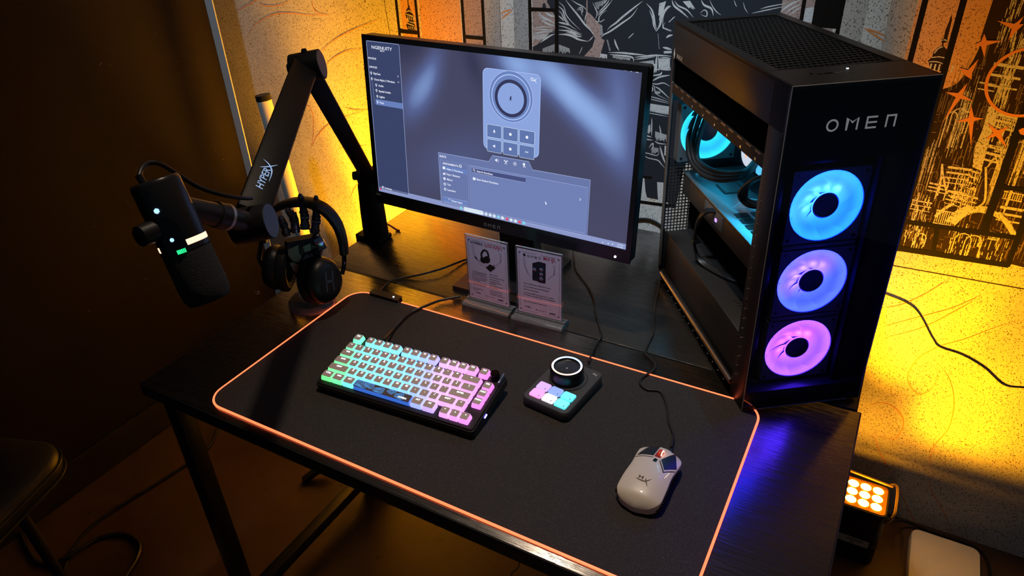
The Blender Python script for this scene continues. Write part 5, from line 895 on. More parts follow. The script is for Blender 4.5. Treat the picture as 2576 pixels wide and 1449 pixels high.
# ---------------------------------------------------------------- dial controller with six keys
st = thing('stream_controller', 'small black controller with a glowing dial and six lit keys', 'controller', (.5716, .3081, .004), (0, 0, -.115))
M['ctl'] = mat('controller_charcoal', (.060, .058, .062), .42); grain(M['ctl'], 1200, .1)
b_ = MB(); b_.loft([[(x, y, z+(y+.065)*.03*(1 if z > .01 else 0)) for x, y in rrect(w, h, r, 6)] for w, h, r, z in ((.088, .124, .010, .001), (.094, .130, .012, .004), (.094, .130, .012, .016), (.091, .127, .011, .0185))])
b_.build('body', 'ctl', st)
kc = [(205, 160, 245), (120, 155, 255), (70, 225, 250), (255, 150, 225), (235, 230, 250), (90, 235, 240)]
for i in range(6):
    x = -.0253+(i % 3)*.0253; y = -.0238-(i//3)*.0212
    o = MB().prism(rrect(.0238, .0198, .003, 4, x, y), .0175, .0212+(y+.065)*.03, top=rrect(.0228, .0188, .003, 4, x, y)).build('key', glow('controller_key', srgb(*kc[i]), 1.15, (.3, .3, .3)), st)
    ik = Ink(); ik.ring(x+.0066, y-.0052, .0004, .0012, 8); ik.rect(x+.0062, y-.0072, x+.0070, y-.0062); ik.build('key_icon', mat('key_icon_grey', (.12, .14, .3), .5), o, f=lambda a, b, w: (a, b, .0214+(y+.065)*.03))
dx, dy = -.0055, .0215
bo = MB(); bo.M = Matrix.Translation((dx+.004, dy-.002, .0205)); bo.lathe([(.0352, .0012), (.0340, .0020), (.0325, .0008), (.030, .0004)], 48); bo.build('dial_well', mat('well_satin', (.05, .05, .055), .3), st)
dl_ = MB(); dl_.M = Matrix.Translation((dx, dy, .0205)); dl_.lathe([(.0275, 0), (.0300, .001), (.0305, .021), (.0290, .0245), (.0275, .0255)], 56); dl = dl_.build('dial', mat('dial_graphite', (.03, .032, .04), .3, .7), st)
rg = MB(); rg.M = Matrix.Translation((dx, dy, .0205)); rg.lathe([(.0276, .0252), (.0268, .0262), (.0246, .0262), (.0240, .0248)], 56)
gr_ = bpy.data.materials.new('dial_ring_glow'); gr_.use_nodes = True; nt, b, N, L = nodes(gr_); tc = N('ShaderNodeTexCoord'); sx_ = N('ShaderNodeSeparateXYZ'); L(tc.outputs['Object'], sx_.inputs[0]); mr = N('ShaderNodeMapRange'); mr.inputs[1].default_value = dy-.03; mr.inputs[2].default_value = dy+.03; L(sx_.outputs['Y'], mr.inputs[0])
rp = ramp(nt, [(0, srgb(255, 170, 120)), (.35, srgb(255, 215, 215)), (.6, srgb(190, 220, 255)), (1, srgb(120, 170, 255))]); L(mr.outputs[0], rp.inputs['Fac']); L(rp.outputs['Color'], b.inputs['Emission Color']); b.inputs['Emission Strength'].default_value = 2.4
rg.build('light_ring', gr_, dl, 'glowing white-blue ring')
cp = MB(); cp.M = Matrix.Translation((dx, dy, .0205)); cp.lathe([(.0240, .0250), (.0236, .0205), (.0225, .0200), (0, .0200)], 48); cp.build('dial_cap', mat('dial_cap_grey', (.03, .03, .032), .25), dl)
ik = Ink(); ik.poly(rrect(.0014, .003, .0007, 3, dx, dy+.0005)); ik.line([(dx-.0018, dy), (dx, dy-.0022), (dx+.0018, dy)], .0004); ik.build('mute_icon', 'white_ink', dl, f=lambda a, b, w: (a, b, .0408))
ik = Ink(); hx(ik, .0285, .0485, .0075); ik.build('logo', 'white_ink', st, f=lambda a, b, w: (a, b, .0186+(b+.065)*.03+.0004))
MB().box((.010, .069, .011), (.011, .016, .007), r=.002).build('plug', 'black', st)

# ---------------------------------------------------------------- mouse
ms_ = thing('mouse', 'white mouse with dark button pads and a glowing red wheel', 'mouse', (.7795, .1715, .0045), (0, 0, -.03))
def mw(y):  # half width
    t = (y+.062)/.124
    return .0340*math.sqrt(1-.985*max(0, (.17-t)/.17)**2)*(1-.055*math.exp(-((t-.56)/.16)**2))*math.sqrt(1-.75*max(0, (t-.84)/.16)**2)
def mh(y):
    t = (y+.062)/.124; return .0165+.0225*math.sin(PI*min(1, max(0, (t*.93+.10)/1.16)))**.85*(1-.28*t) - .010*max(0, (.12-t)/.12)**2
def mz(x, y):
    w = mw(y); q = min(1, abs(x)/w); return mh(y)*(1-.26*q**2.6)
sh_ = MB(); rings = []
for i in range(29):
    y = -.062+.124*i/28; w = mw(y); row = []
    for j in range(21):
        s = -1+2*j/20; x = w*math.sin(s*PI/2); row.append((x, y, mz(x, y)))
    bot = [(w*1.0, y, mz(w, y)*.62), (w*.93, y, .004), (0, y, .004), (-w*.93, y, .004), (-w*1.0, y, mz(w, y)*.62)]
    rings.append(row+bot)
sh_.loft(rings); sh_.build('shell', mat('mouse_white', (.70, .64, .56), .38, coat=.2), ms_, angle=60)
bs_ = MB(); bs_.loft([[(x*mw(y)*.95, y*.985, z) for x, y in [(1, yy) for yy in [-.062+.124*i/28 for i in range(29)]] + [(-1, yy) for yy in [.062-.124*i/28 for i in range(29)]]] for z in (0, .0045)]); bs_.build('base', 'black', ms_)
def patch(name, quad, m, off, n=10, label=None, lift=0):
    a, b_, c, d = [Vector(q) for q in quad]; vs = []; m_ = MB()
    for sgn in (1, 0):
        for i in range(n+1):
            for j in range(n+1):
                p = a.lerp(b_, i/n).lerp(d.lerp(c, i/n), j/n); x = max(-mw(p.y)*.985, min(mw(p.y)*.985, p.x)); vs.append((x, p.y, mz(x, p.y)+(off if sgn else -.001)))
    K = (n+1)*(n+1); fs = [(i*(n+1)+j, i*(n+1)+j+1, (i+1)*(n+1)+j+1, (i+1)*(n+1)+j) for i in range(n) for j in range(n)]
    rim = [j for j in range(n)] + [n+i*(n+1) for i in range(n)] + [K-1-j for j in range(n)] + [n*(n+1)-i*(n+1) for i in range(n)]
    fs += [(rim[q], rim[(q+1) % len(rim)], rim[(q+1) % len(rim)]+K, rim[q]+K) for q in range(len(rim))]
    m_.add(vs, fs); return m_.build(name, m, ms_, label, angle=50)
M['seam'] = mat('mouse_seam', (.012, .010, .010), .6); M['pad_slate'] = mat('mouse_pad_slate', (.014, .018, .026), .42)
patch('button_seam', [(-.0330, .0205), (-.0055, .0255), (-.0055, .0270), (-.0330, .0220)], 'seam', .0002); patch('button_seam', [(.0055, .0230), (.0190, .0020), (.0205, .0030), (.0065, .0245)], 'seam', .0002); patch('button_seam', [(.0190, .0020), (.0335, .0205), (.0335, .0225), (.0190, .0045)], 'seam', .0002)
patch('button_pad', [(-.0310, .0260), (-.0065, .0310), (-.0065, .0610), (-.0190, .0625)], 'pad_slate', .0005, label='left button pad'); patch('button_pad', [(.0070, .0270), (.0185, .0085), (.0325, .0260), (.0195, .0600)], 'pad_slate', .0005, label='right button pad')
patch('wheel_slot', [(-.0048, .0300), (.0048, .0300), (.0048, .0545), (-.0048, .0545)], glow('wheel_slot_red', (.8, .02, .01), .18, (.02, .004, .003)), .0003, 4)
wl = MB(); wl.M = Matrix.Translation((0, .0425, mh(.0425)-.0030)) @ Matrix.Rotation(PI/2, 4, 'Y'); wl.lathe([(0, .0026), (.0078, .0026), (.0082, .0016), (.0082, -.0016), (.0078, -.0026), (0, -.0026)], 28); wl.build('scroll_wheel', glow('wheel_glow', (1, .06, .02), .35, (.03, .01, .01)), ms_)
wg = MB(); wg.M = Matrix.Translation((.0038, .0425, mh(.0425)-.0022)) @ Matrix.Rotation(PI/2, 4, 'Y'); wg.lathe([(.0070, .0008), (.0078, .0008), (.0078, -.0008), (.0070, -.0008)], 28, closed=True); wg.build('wheel_light', glow('wheel_light', (1, .35, .2), 5), ms_)
patch('dpi_button', [(-.0028, .0170), (.0028, .0170), (.0024, .0245), (-.0024, .0245)], 'black_gloss', .0008, 4)
# ribbed side grips
for sg in (-1, 1):
    g_ = MB(); rr = []
    for i in range(15):
        y = -.050+.088*i/14; w = mw(y); k = math.sin(PI*(i+.6)/15.2)**.5; z1 = mz(w, y)*(.22+.70*k); x = sg*w
        rr.append([(x*.90, y, z1), (x*1.025, y, z1-.001), (x*1.03, y, .011), (x*.95, y, .006), (x*.88, y, .006)])
    g_.loft(rr); gp_ = g_.build('side_grip', mat('grip_rubber', (.010, .013, .013), .6), ms_, angle=50)
    rb = MB()
    for i in range(17):
        y = -.044+.076*i/16; w = mw(y)*sg; z1 = mz(abs(w), y)*.78; rb.span((w*1.0, y-.0010, .009), (w*1.055, y+.0010, z1))
    rb.build('grip_ribs', 'rubber', gp_, smooth=False)['kind'] = 'stuff'
ik = Ink(); hx(ik, -.013, -.034, .0150); ik.build('logo', mat('mouse_logo_brown', (.08, .05, .04), .4), ms_, f=lambda a, b, w: (a, b, mz(a, b)+.0004))
ld_ = MB()
for k in range(4): ld_.rod((.0245+.0008*k, -.004+.0035*k, mz(.0245, 0)-.0005), (.0246+.0008*k, -.004+.0035*k, mz(.0245, 0)+.0006), .0006, n=8)
ld_.build('indicator_dots', glow('warm_dots', (1, .8, .5), 1.2), ms_)['kind'] = 'stuff'
MB().beam((.006, .062, .012), (.0075, .078, .010), .007, .006, r=.001).build('cable_boot', 'black', ms_)
MB().tube([(0.7868,0.2537,0.014)] + [(0.7797,0.2897,0.008)] + [(0.7618,0.3201,0.0065),(0.7457,0.3583,0.0065),(0.7245,0.3871,0.0065),(0.7026,0.3823,0.0065)] + [(0.6859,0.3913,0.0075),(0.6829,0.4101,0.0075)] + [(0.6933,0.4361,0.0085),(0.6909,0.4563,0.0085)] + [(0.6734,0.4762,0.004),(0.6609,0.4869,0.004),(0.6562,0.5135,0.004),(0.6527,0.5538,0.004),(0.6415,0.5955,0.004),(0.6201,0.6622,0.004),(0.6102,0.7093,0.004)] + [(0.5975,0.7598,0.004)], .0021, n=8, smooth=8).build('cable', mat('braided_cable', (.014, .013, .013), .6), ms_).matrix_parent_inverse = (Matrix.Translation((.7795, .1715, .0045)) @ Euler((0, 0, -.03)).to_matrix().to_4x4()).inverted()

# ---------------------------------------------------------------- boom arm clamped to the desk edge
FRONT = Vector((.9882, -.5799, .8218))
J1 = Vector((-0.1206,0.6554,0.1749)); EL = Vector((0.0188,0.3812,0.5111)); WR = Vector((0.2341,0.017,0.4005))
A0 = Vector((-.1218, .6554, 0))
arm = thing('boom_arm', 'black microphone boom arm clamped to the left desk edge', 'mic arm', tuple(A0))
AI = Matrix.Translation(A0).inverted()
def apart(name, mb, m, label=None, parent=None, **k):
    o = mb.build(name, m, parent or arm, label, **k); o.matrix_parent_inverse = AI if parent is None else Matrix.Identity(4); return o
M['arm'] = mat('arm_black_paint', (.007, .007, .008), .5, spec=.22); grain(M['arm'], 800, .05)
cl = MB(); cl.span((A0.x-.040, A0.y-.026, .0), (A0.x+.03, A0.y+.026, .012), r=.003); cl.span((A0.x-.052, A0.y-.022, -.075), (A0.x-.0375, A0.y+.022, .012), r=.003); cl.span((A0.x-.05, A0.y-.022, -.075), (A0.x+.01, A0.y+.022, -.062), r=.003); cl.rod((A0.x-.01, A0.y, -.062), (A0.x-.01, A0.y, -.0285), .008); cl.rod((A0.x-.01, A0.y, -.034), (A0.x-.01, A0.y, -.0285), .018)
apart('desk_clamp', cl, 'arm')
rs = MB(); rs.M = Matrix.Translation(A0); rs.loft([[(x, y, z) for x, y in rrect(w, w*.9, w*.3, 4)] for w, z in ((.058, .012), (.056, .08), (.050, .150), (.044, .158))]); apart('riser_post', rs, 'arm')
rj = MB(); rj.rod(A0+Vector((0, 0, .158)), A0+Vector((0, 0, .172)), .018, .016); rj.rod(J1+Vector((-.020, -.014, 0)), J1+Vector((.020, .014, 0)), .021, n=24); rj.rod(J1+Vector((-.030, -.02, 0)), J1+Vector((-.020, -.014, 0)), .010, .012)
apart('base_joint', rj, 'arm')
rt = Vector((.85, .47, .15)).normalized()                      # hinge direction, across the view
def face_beam(a, b, w, h, r=.006):
    m_ = MB(); m_.beam(a, b, w, h, up=(FRONT-(a+b)/2).normalized(), r=r); return m_
apart('upper_arm', face_beam(J1, EL, .036, .034), 'arm'); apart('fore_arm', face_beam(EL-rt*.004, WR+(EL-WR).normalized()*.016-rt*.010, .046, .034), 'arm')
ej = MB(); ej.rod(EL-rt*.026, EL+rt*.028, .0265, n=36); ej.rod(EL-rt*.034, EL-rt*.026, .012, n=16); ej.rod(EL+Vector((0, 0, .024)), EL+Vector((0, 0, .032)), .007, .004); e_ = apart('elbow_joint', ej, 'arm')
cpz = MB(); cpz.rod(EL+rt*.028, EL+rt*.0292, .0240, n=36); apart('elbow_cap', cpz, mat('joint_cap', (.10, .095, .09), .35))
wj = MB(); wj.rod(WR-rt*.030, WR+rt*.022, .0250, n=36); apart('wrist_joint', wj, 'arm'); wc_ = MB(); wc_.rod(WR+rt*.022, WR+rt*.0235, .0235, n=36); apart('wrist_cap', wc_, mat('joint_cap_blue', (.04, .05, .075), .4))
# wordmark along the forearm
fa = (EL-WR).normalized(); mid = WR.lerp(EL, .30); nv = (FRONT-mid); nv = (nv-fa*nv.dot(fa)).normalized(); sd = fa.cross(nv)
ik = Ink(); ik.text('HYPER', 0, 0, .0150, bold=.01, shear=.25, sx=1.05); xx = .049; ik.line([(xx-.028, -.004), (xx-.005, -.002), (xx+.008, .006), (xx+.015, .016)], .0022, smooth=5, taper=True); ik.line([(xx-.004, .016), (xx+.002, .006), (xx+.013, -.006)], .0022, smooth=5, taper=True)
m0 = WR.lerp(EL, .135)
o = ik.build('wordmark', mat('pale_blue_glow_print', (.35, .5, .8), .4, emit=(.3, .55, 1), es=.45), arm, 'HYPERX wordmark', f=lambda a, b, w: tuple(m0-rt*.0092+rt*.0045*(a/.06) + fa*a - sd*(b-.002) + nv*.0174)); o.matrix_parent_inverse = AI  # printed wordmark, with some blue glow put into its material
# red tie at the foot of the post
o = tag(MB().tube([(-0.135,0.7065,0.02), (-0.119,0.7112,0.012), (-0.1047,0.7146,0.003), (-0.0941,0.7141,0.002)], .0026, n=6, smooth=5, taper=(.7, 1.1)).build('cable_tie_strap', mat('red_strap', (.30, .012, .01), .6)), 'short red strap end lying behind the boom arm post', 'strap')

# ---------------------------------------------------------------- microphone
T_ = Vector((0.2235,-0.1018,0.5076)); B_ = Vector((0.2785,-0.1135,0.3635)); ax = (T_-B_); LEN = ax.length; ax.normalize()
MC_ = (T_+B_)/2; vv = (FRONT-MC_); vv = (vv-ax*vv.dot(ax)).normalized(); rr_ = ax.cross(vv)   # ax up the mic, vv to the viewer, rr_ completes
mic = thing('microphone', 'black cylindrical microphone with a glowing ring and foam grille', 'microphone', tuple(B_))
MX = Matrix((rr_, -vv, ax)).transposed().to_4x4()
if MX.determinant() < 0: MX = Matrix((-rr_, -vv, ax)).transposed().to_4x4()
MX.translation = B_; mic.matrix_world = MX; mic.rotation_euler = MX.to_euler(); mic.location = B_
R_ = .0290; zr = LEN*.48
def mpart(name, mb, m, label=None, **k): return mb.build(name, m, mic, label, **k)
mpart('foam_grille', MB().lathe([(0, -.002), (R_*.86, -.002), (R_*1.0, .006), (R_*1.03, .020), (R_*1.0, zr-.010), (R_*.97, zr-.006)], 48), mat('foam_black', (.022, .021, .023), .95))
fm = bpy.data.materials['foam_black']; grain(fm, 700, 1.0, detail=3, dist=.002)
mpart('collar', MB().lathe([(R_*.95, zr-.009), (R_*1.02, zr-.0075), (R_*1.02, zr-.002), (R_*.9, zr-.001)], 48), 'black_satin')
ring = MB().lathe([(R_*.98, zr-.002), (R_*1.008, zr-.001), (R_*1.008, zr+.0045), (R_*.98, zr+.0055)], 64)
mpart('light_ring', ring, glow('mic_ring_peach', srgb(255, 205, 175), 1.6), 'glowing peach light ring')
mpart('body', MB().lathe([(R_*.97, zr+.004), (R_, zr+.006), (R_, LEN-.004), (R_*.96, LEN), (R_*.90, LEN+.0015), (0, LEN+.001)], 64), mat('mic_body_black', (.016, .015, .015), .30), angle=50)
# glossy control panel wrapping the front-left of the body
pn = MB(); rows = []; c0 = -PI/2-.50; hw = .62
for i in range(17):
    z = zr-.004 + (LEN-.038-zr)*i/16; t = i/16; w = hw*(1 if t < .62 else math.sqrt(max(.02, 1-((t-.62)/.38)**2))); rows.append([((R_*1.035)*math.cos(c0-w+2*w*j/12), (R_*1.035)*math.sin(c0-w+2*w*j/12), z) for j in range(13)] + [((R_*.98)*math.cos(c0+w-2*w*j/12), (R_*.98)*math.sin(c0+w-2*w*j/12), z) for j in range(13)])
pn.loft(rows); cpn = mpart('control_panel', pn, 'black_gloss', 'glossy black control panel', angle=50)
def onmic(ang, z, r=1.045): return Vector((R_*r*math.cos(c0+ang), R_*r*math.sin(c0+ang), z))
def dot(ang, z, s, m, n=10):
    a = onmic(ang, z, 1.02); q = onmic(ang, z, 1.05); MB().rod(a, q, s, n=n).build('icon_light', m, cpn)
icw = glow('icon_blue_white', srgb(150, 195, 255), 1.8)
dot(.10, zr+.047, .0034, icw, 6); dot(.16, zr+.010, .0026, icw, 6)
gm = glow('level_green', (.02, .85, .25), 1.6)
for k in range(6): MB().beam(onmic(.16+.06*k, zr-.006, 1.02), onmic(.16+.06*k, zr-.006, 1.05), .0012, .0050, up=(0, 0, 1)).build('level_bar', gm, cpn)
kn = MB(); a = onmic(-.52, zr+.026, .95); q = onmic(-.52, zr+.026, 1.62); kn.rod(a, q, .0135, .0128, n=32); kn.rod(q, onmic(-.52, zr+.026, 1.66), .0128, .011, n=32); mpart('gain_knob', kn, 'black', 'black side knob')
pk = MB(); pk.rod((-.012, -.010, LEN-.001), (-.013, -.010, LEN+.012), .0042, n=12); mpart('cable_plug', pk, 'black')
hp = MB(); hp.rod(onmic(.02, LEN-.012, 1.0), onmic(.02, LEN-.012, 1.03), .0034, n=14); mpart('button', hp, 'black_gloss')
# neck between microphone and wrist joint
NA = MX.inverted() @ WR; nd = Vector((NA.x, NA.y, NA.z)); sp_ = Vector((nd.x, nd.y, 0)).normalized()*R_*.8; sp_.z = zr+.040
nk = MB(); nv_ = (nd-sp_); nk.rod(sp_, sp_+nv_*.42, .0145, .0155, n=28); nk.rod(sp_+nv_*.42, sp_+nv_*.55, .0175, .0175, n=28); nk.rod(sp_+nv_*.58, sp_+nv_*.86, .0145, .0145, n=28); mpart('mount_neck', nk, 'black_satin')
rg = MB(); rg.rod(sp_+nv_*.55, sp_+nv_*.585, .0180, n=28); mpart('mount_ring', rg, mat('mount_ring_silver', (.55, .57, .62), .3, .7), 'silver mount ring')
cb_ = MB().tube([tuple(MX @ Vector((-.013, -.010, LEN+.010))), (0.2144,-0.1064,0.5234), (0.2092,-0.0939,0.5246), (0.2127,-0.0813,0.5202), (0.2188,-0.0649,0.5006), (0.2266,-0.048,0.4794), (0.2382,-0.0253,0.4615), (0.2398,0.0024,0.446), (0.2325,0.022,0.4367)], .0030, n=10, smooth=8).build('cable', 'cable', mic); cb_.matrix_parent_inverse = MX.inverted()

# ---------------------------------------------------------------- robot-hand stand and headset
HY = math.atan2(.7482, .6634); HO = (-.0526, .3418, 0)
hs = thing('hand_stand', 'chrome-black robot hand headphone stand on a clear round base', 'stand', HO, (0, 0, HY))
M['bot'] = mat('robot_gunmetal', (.16, .15, .18), .24, .85); M['bot2'] = mat('robot_plate_grey', (.22, .22, .23), .38, .5); M['bot3'] = mat('robot_black', (.035, .034, .042), .38, .2)
bs_ = MB(); bs_.lathe([(0, 0), (.050, 0), (.0515, .003), (.050, .012), (.046, .017), (.030, .020), (0, .020)], 56); bs_.build('clear_base', mat('clear_resin', (.72, .66, .68), .08, trans=.75, ior=1.35), hs, 'clear round base')
MB().lathe([(0, .012), (.020, .018), (.015, .030), (.0135, .060), (.0175, .075)], 28).build('wrist_post', 'bot', hs)
pl = MB(); pl.loft([[(cx+x, y, z) for x, y in rrect(w, d, min(w, d)*.35, 4)] for cx, w, d, z in ((-.004, .030, .026, .062), (-.004, .040, .028, .078), (.002, .062, .032, .104), (.006, .074, .032, .135), (.006, .074, .028, .155), (.006, .066, .022, .163))])
pm_ = pl.build('palm', 'bot3', hs)
for q in ([(-.026, .150), (-.004, .158), (-.006, .142), (-.002, .128), (-.010, .118), (-.020, .122), (-.028, .138)], [(-.029, .120), (-.020, .120), (-.012, .112), (-.016, .098), (-.024, .100)], [(.004, .152), (.020, .156), (.018, .140), (.006, .138)], [(.024, .150), (.040, .150), (.040, .138), (.026, .138)]):
    MB().prism(q, -.0205, -.015, 'y').build('palm_plate', 'bot2', pm_)
tb = MB(); tb.M = Matrix.Translation((.016, -.012, .112)) @ Matrix.Diagonal((.024, .012, .022, 1)); tb.lathe([(math.sin(PI*i/12), -math.cos(PI*i/12)) for i in range(13)], 24); tb.build('thumb_pad', 'bot', pm_)
def finger(name, pts, r):
    pts = [Vector(p) for p in pts]; root = None
    for i, (a, b) in enumerate(zip(pts, pts[1:])):
        m_ = MB(); k = 1-.12*i; d = (b-a); m_.rod(a+d*.06, a+d*.80, r*k, r*k*.86, n=14); m_.rod(a+d*.30, a+d*.42, r*k*1.12, r*k*1.12, n=14); m_.rod(a+d*.80, a+d*1.0, r*k*.70, r*k*.62, n=12)
        if i == len(pts)-2: m_.rod(a+d, a+d*1.14, r*k*.66, r*k*.3, n=12)
        side = Vector((0, 1, 0)).cross(d).normalized()*r; m_.rod(b-side*.9, b+side*.9, r*k*.62, n=12) if i < len(pts)-2 else None
        o = m_.build(name if root is None else 'finger_segment', 'bot' if i != 1 else 'bot3', hs if root is None else root)
        if root is None: root = o
finger('little_finger', [(-0.0214,-0.004,0.1774),(-0.0228,-0.008,0.1959),(-0.0246,-0.012,0.2124),(-0.0257,-0.016,0.2241)], .0088)
finger('ring_finger', [(-0.0035,0,0.1774),(-0.0015,0,0.2008),(-0.0025,-0.004,0.218),(-0.0109,-0.012,0.2345)], .0096)
finger('middle_finger', [(0.0162,0.004,0.1772),(0.0201,0.01,0.204),(0.0215,0.012,0.2325),(0.0201,0.006,0.2538)], .0098)
finger('index_finger', [(0.0335,0.004,0.1644),(0.041,0.008,0.1907),(0.0468,0.01,0.2179),(0.0502,0.008,0.2432)], .0098)
finger('thumb', [(0.0273,-0.012,0.1244),(0.0366,-0.02,0.1453),(0.0384,-0.026,0.1646),(0.0363,-0.028,0.177)], .0105)
MB().box((0.039,-0.034,0.159), (.020, .012, .030), r=.004, rot=(0, -.25, 0)).build('thumb_plate', mat('thumb_chrome_blue', (.25, .32, .5), .15, .9), hs)
hd = thing('headset', 'black over-ear headset hanging on the robot hand', 'headset', HO, (0, 0, HY))
M['hp'] = mat('headset_black', (.012, .011, .011), .38); M['hp_pad'] = mat('headset_leather', (.010, .009, .009), .55); grain(M['hp_pad'], 350, .3)
bp_ = [Vector(p) for p in catmull([Vector(p) for p in [(-0.0726,0.045,0.1478),(-0.0589,0.042,0.1913),(-0.036,0.034,0.2196),(-0.0038,0.02,0.2347),(0.0325,0.002,0.2373),(0.0625,-0.014,0.2216),(0.0802,-0.026,0.191),(0.0847,-0.036,0.1561),(0.0828,-0.04,0.1266)]], 7)]
wd_ = Vector((.55, .83, 0)).normalized(); rings = []
for i, p in enumerate(bp_):
    t = (bp_[min(i+1, len(bp_)-1)]-bp_[max(i-1, 0)]).normalized(); w_ = (wd_-t*wd_.dot(t)).normalized(); n_ = t.cross(w_); k = min(1, .55+.45*math.sin(PI*min(1, max(0, i/(len(bp_)-1)))))
    rings.append([tuple(p+w_*(a*.0165*k)+n_*(c*.0070)) for a, c in ((-1, -.6), (-.7, -1), (.7, -1), (1, -.6), (1, .6), (.7, 1), (-.7, 1), (-1, .6))])
MB().loft(rings).build('headband', 'hp', hd, angle=50)
def cup(name, c, nrm, up, rx, rz, th, label):
    c = Vector(c); n_ = Vector(nrm).normalized(); u_ = Vector(up); u_ = (u_-n_*u_.dot(n_)).normalized(); s_ = u_.cross(n_)
    m_ = Matrix((s_*rx, u_*rz, n_*1.0)).transposed().to_4x4(); m_.translation = c
    b_ = MB(); b_.M = m_; b_.lathe([(0, th*.55), (.55, th*.55), (.80, th*.45), (.97, th*.10), (1.0, -th*.15), (.93, -th*.40), (.6, -th*.42)], 40); o = b_.build(name, 'hp', hd, label, angle=50)
    q = MB(); q.M = m_; q.lathe([(.95, -th*.38), (1.04, -th*.62), (1.02, -th*.95), (.86, -th*1.08), (.62, -th*1.0), (.55, -th*.55)], 40); q.build('ear_cushion', 'hp_pad', o)
    return o, m_
oR, mR = cup('ear_cup', (0.0318,-0.052,0.081), (.55, -.80, .22), (.25, .1, 1), .044, .050, .034, 'right ear cup with a grey emblem')
oL, mL = cup('ear_cup', (-0.0617,0.02,0.0965), (-.85, .35, .1), (-.15, .2, 1), .042, .050, .034, 'left ear cup')
ik = Ink(); 
for x in (-.30, .18): ik.rect(x, -.52, x+.12, .52)
ik.rect(-.30, -.08, .30, .08)
ik.build('emblem', mat('emblem_slate', (.05, .07, .10), .4), oR, f=lambda a, b, w: tuple(mR @ Vector((a*.8, b*.8, .0195))))
ya = MB(); ya.tube([tuple(bp_[-1]+Vector((0, 0, .008))), (0.0805,-0.042,0.1138), (0.076,-0.046,0.0987), (0.0701,-0.052,0.0877)], .0048, n=10, smooth=5); ya.build('yoke', 'black_gloss', hd)
yb = MB(); yb.tube([tuple(bp_[0]+Vector((0, 0, .008))), (-0.0814,0.046,0.133), (-0.0885,0.044,0.1114), (-0.0853,0.036,0.0973)], .0048, n=10, smooth=5); yb.build('yoke', 'black_gloss', hd)

# ---------------------------------------------------------------- amber floor uplights
M['lens'] = mat('amber_reflector', (.55, .28, .05), .3, .8)
def uplight(label, loc, leds, beams):
    rotz = 0; la = glow('amber_led', (1, .39, .012), leds, (.5, .4, .2))
    t = thing('floor_uplight', label, 'light', loc, (0, 0, rotz), 'amber uplights on the floor')
    b_ = MB(); b_.loft([[(x, y, z) for x, y in rrect(w, w, r, 4)] for w, r, z in ((.104, .016, 0), (.112, .018, .006), (.112, .018, .165), (.108, .016, .176))]); b_.build('housing', mat('uplight_black', (.012, .011, .010), .45), t)
    MB().prism(rrect(.100, .100, .010, 4), .1755, .1775).build('led_plate', 'lens', t)
    d0 = None
    for i in range(3):
        for j in range(3):
            if d0 is None: d0 = MB().lathe([(0, .0030), (.0085, .0024), (.0125, 0)], 20).mesh('led_lens', la)
            link('led_lens', d0, t).location = (-.0285+.0285*i, -.0285+.0285*j, .1776)
    yk = MB(); yk.tube([(.050, .052, .186), (.060, .058, .186), (.068, .050, .186), (.070, 0, .184), (.068, -.040, .180), (.058, -.046, .160), (.050, -.046, .150)], .0035, n=8, smooth=5); yk.tube([(.058, .048, .188), (-.06, .060, .188)], .0035, n=8, smooth=0); yk.build('bracket', mat('bracket_brass', (.35, .22, .08), .3, .6), t)
    for aim, power, size in beams:                            # the lens array throws several overlapping beams
        ld = bpy.data.lights.new('uplight_beam', 'SPOT'); ld.energy = power; ld.color = (1, .40, .006); ld.spot_size = size; ld.spot_blend = 1; ld.shadow_soft_size = .045
        lo = bpy.data.objects.new('uplight_beam', ld); COL.objects.link(lo); lo.parent = t; lo.location = (0, 0, .190); lo.rotation_euler = (-Vector(aim)).to_track_quat('Z', 'Y').to_euler()
    return t
u1_ = uplight('black floor uplight with nine glowing amber lenses beside the desk', (1.121, .895, FLOOR), 85, [((-.05, .10, 1), 150, 1.05), ((.62, .16, .62), 58, 1.5), ((.30, .14, .9), 34, 1.1)])
uplight('amber floor uplight hidden behind the left end of the desks', (-.36, .932, FLOOR), 50, [((0, .10, 1), 430, 1.0), ((-.42, .12, .9), 120, 1.1), ((.40, .13, .9), 80, 1.1)])
tapem = MB().box((.0, -.0572, .0720), (.072, .0006, .022)).build('tape_label', mat('masking_tape', (.62, .50, .34), .7), u1_, 'handwritten masking tape label')
ik = Ink(); ik.text('VASTNESS', .004, .073, .0085, 'CENTER', .02); ik.text('PC', .0, .0635, .0085, 'CENTER', .02); ik.build('handwriting', mat('marker_ink', (.03, .02, .015), .7), tapem, f=lambda a, b, w: (a, -.0577, b))
ik = Ink(); ik.text('-63', .040, .068, .010, 'LEFT', .01); ik.build('number', mat('grey_marker', (.25, .22, .18), .7), u1_, f=lambda a, b, w: (a, -.0566, b))
cable('twin black cables leading from the uplight to the wall base', [(1.176, .90, -.60), (1.20, .95, -.66), (1.24, 1.01, -.705), (1.30, 1.022, -.7235), (1.40, 1.02, -.7235), (1.432, .98, -.7235), (1.435, .88, -.7235), (1.43, .78, -.7235)], .0035)

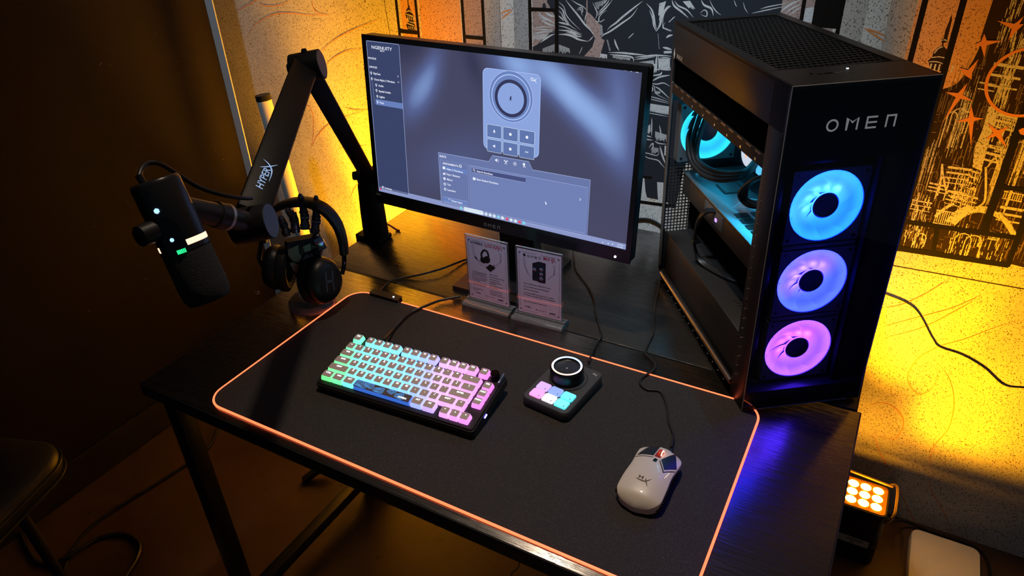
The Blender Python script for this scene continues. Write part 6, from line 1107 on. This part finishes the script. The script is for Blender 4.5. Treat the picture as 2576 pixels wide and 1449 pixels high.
# ---------------------------------------------------------------- white box by the wall, tube light, stool
t = thing('white_box', 'low white plastic box with rounded corners on the floor by the wall', 'box', (1.330, .875, FLOOR))
bx = MB(); bx.loft([[(x, y, z) for x, y in rrect(w, h, r, 5)] for w, h, r, z in ((.150, .215, .018, .002), (.154, .219, .020, .008), (.154, .219, .020, .034), (.150, .215, .018, .038))]); bx.build('shell', mat('white_plastic', (.72, .70, .68), .45), t)
MB().prism(rrect(.146, .211, .016, 5), 0, .003).build('underside', 'rubber', t)
tl = thing('tube_light', 'unlit white tube light with a dark cap standing in the corner', 'light', (-.735, .86, FLOOR))
a = Vector((-0.6602,0.86,0.2422)); b2 = Vector((-0.6249,0.86,-0.0933)); d = (b2-a).normalized(); foot = a + d*((FLOOR+.03-a.z)/d.z)
o = MB().rod(a-d*0, foot, .0215, n=28).build('tube', mat('tube_white', (.80, .76, .70), .35), tl); TI = Matrix.Translation(tl.location).inverted(); o.matrix_parent_inverse = TI
o = MB().rod(a, a-d*.016, .0222, n=28).build('end_cap', 'black', tl); o.matrix_parent_inverse = TI
o = MB().rod(foot, foot+d*.03/abs(d.z)*.98, .03, .05, n=28).build('foot', 'black', tl); o.matrix_parent_inverse = TI
st_ = thing('stool', 'black padded stool with piped edges at the bottom left', 'stool', (-.56, -.285, FLOOR), (0, 0, .33))
M['vinyl'] = mat('black_vinyl', (.020, .020, .021), .42); grain(M['vinyl'], 260, .15)
s_ = MB(); s_.loft([[(x, y, z) for x, y in rrect(w, h, r, 8)] for w, h, r, z in ((.330, .350, .07, .42), (.350, .370, .08, .432), (.354, .374, .082, .455), (.350, .370, .08, .472), (.330, .350, .07, .482), (.20, .22, .05, .486))]); s_.build('seat', 'vinyl', st_, angle=60)
for z, w in ((.4385, .357), (.464, .357)): MB().tube([(x, y, z) for x, y in rrect(w, w+.02, .083, 8)], .0030, n=6, smooth=0, closed=True).build('piping', 'vinyl', st_)
for sx in (-1, 1):
    for sy in (-1, 1): MB().rod((sx*.10-.03, sy*.10-.02, .42), (sx*.11-.03, sy*.11-.02, 0), .013, .011, n=14).build('leg', 'desk_frame', st_)
tag(MB().lathe([(0, .030), (.022, .028), (.036, .018), (.042, 0)], 32).build('bollard_cap', mat('pale_grey_cap', (.35, .34, .31), .5)), 'pale grey domed cap on the floor by the desk leg', 'cap').location = (-.335, -.03, FLOOR)

o = MB().tube([(0, 0, .001), (.006, .004, .004), (.012, .002, .002), (.010, -.004, .001)], .0012, n=6, smooth=4).build('plastic_scrap', mat('scrap_clear', (.35, .32, .28), .3)); tag(o, 'tiny curled scrap of clear plastic on the dark desk corner', 'scrap'); o.location = (-0.2063,0.3187,0)
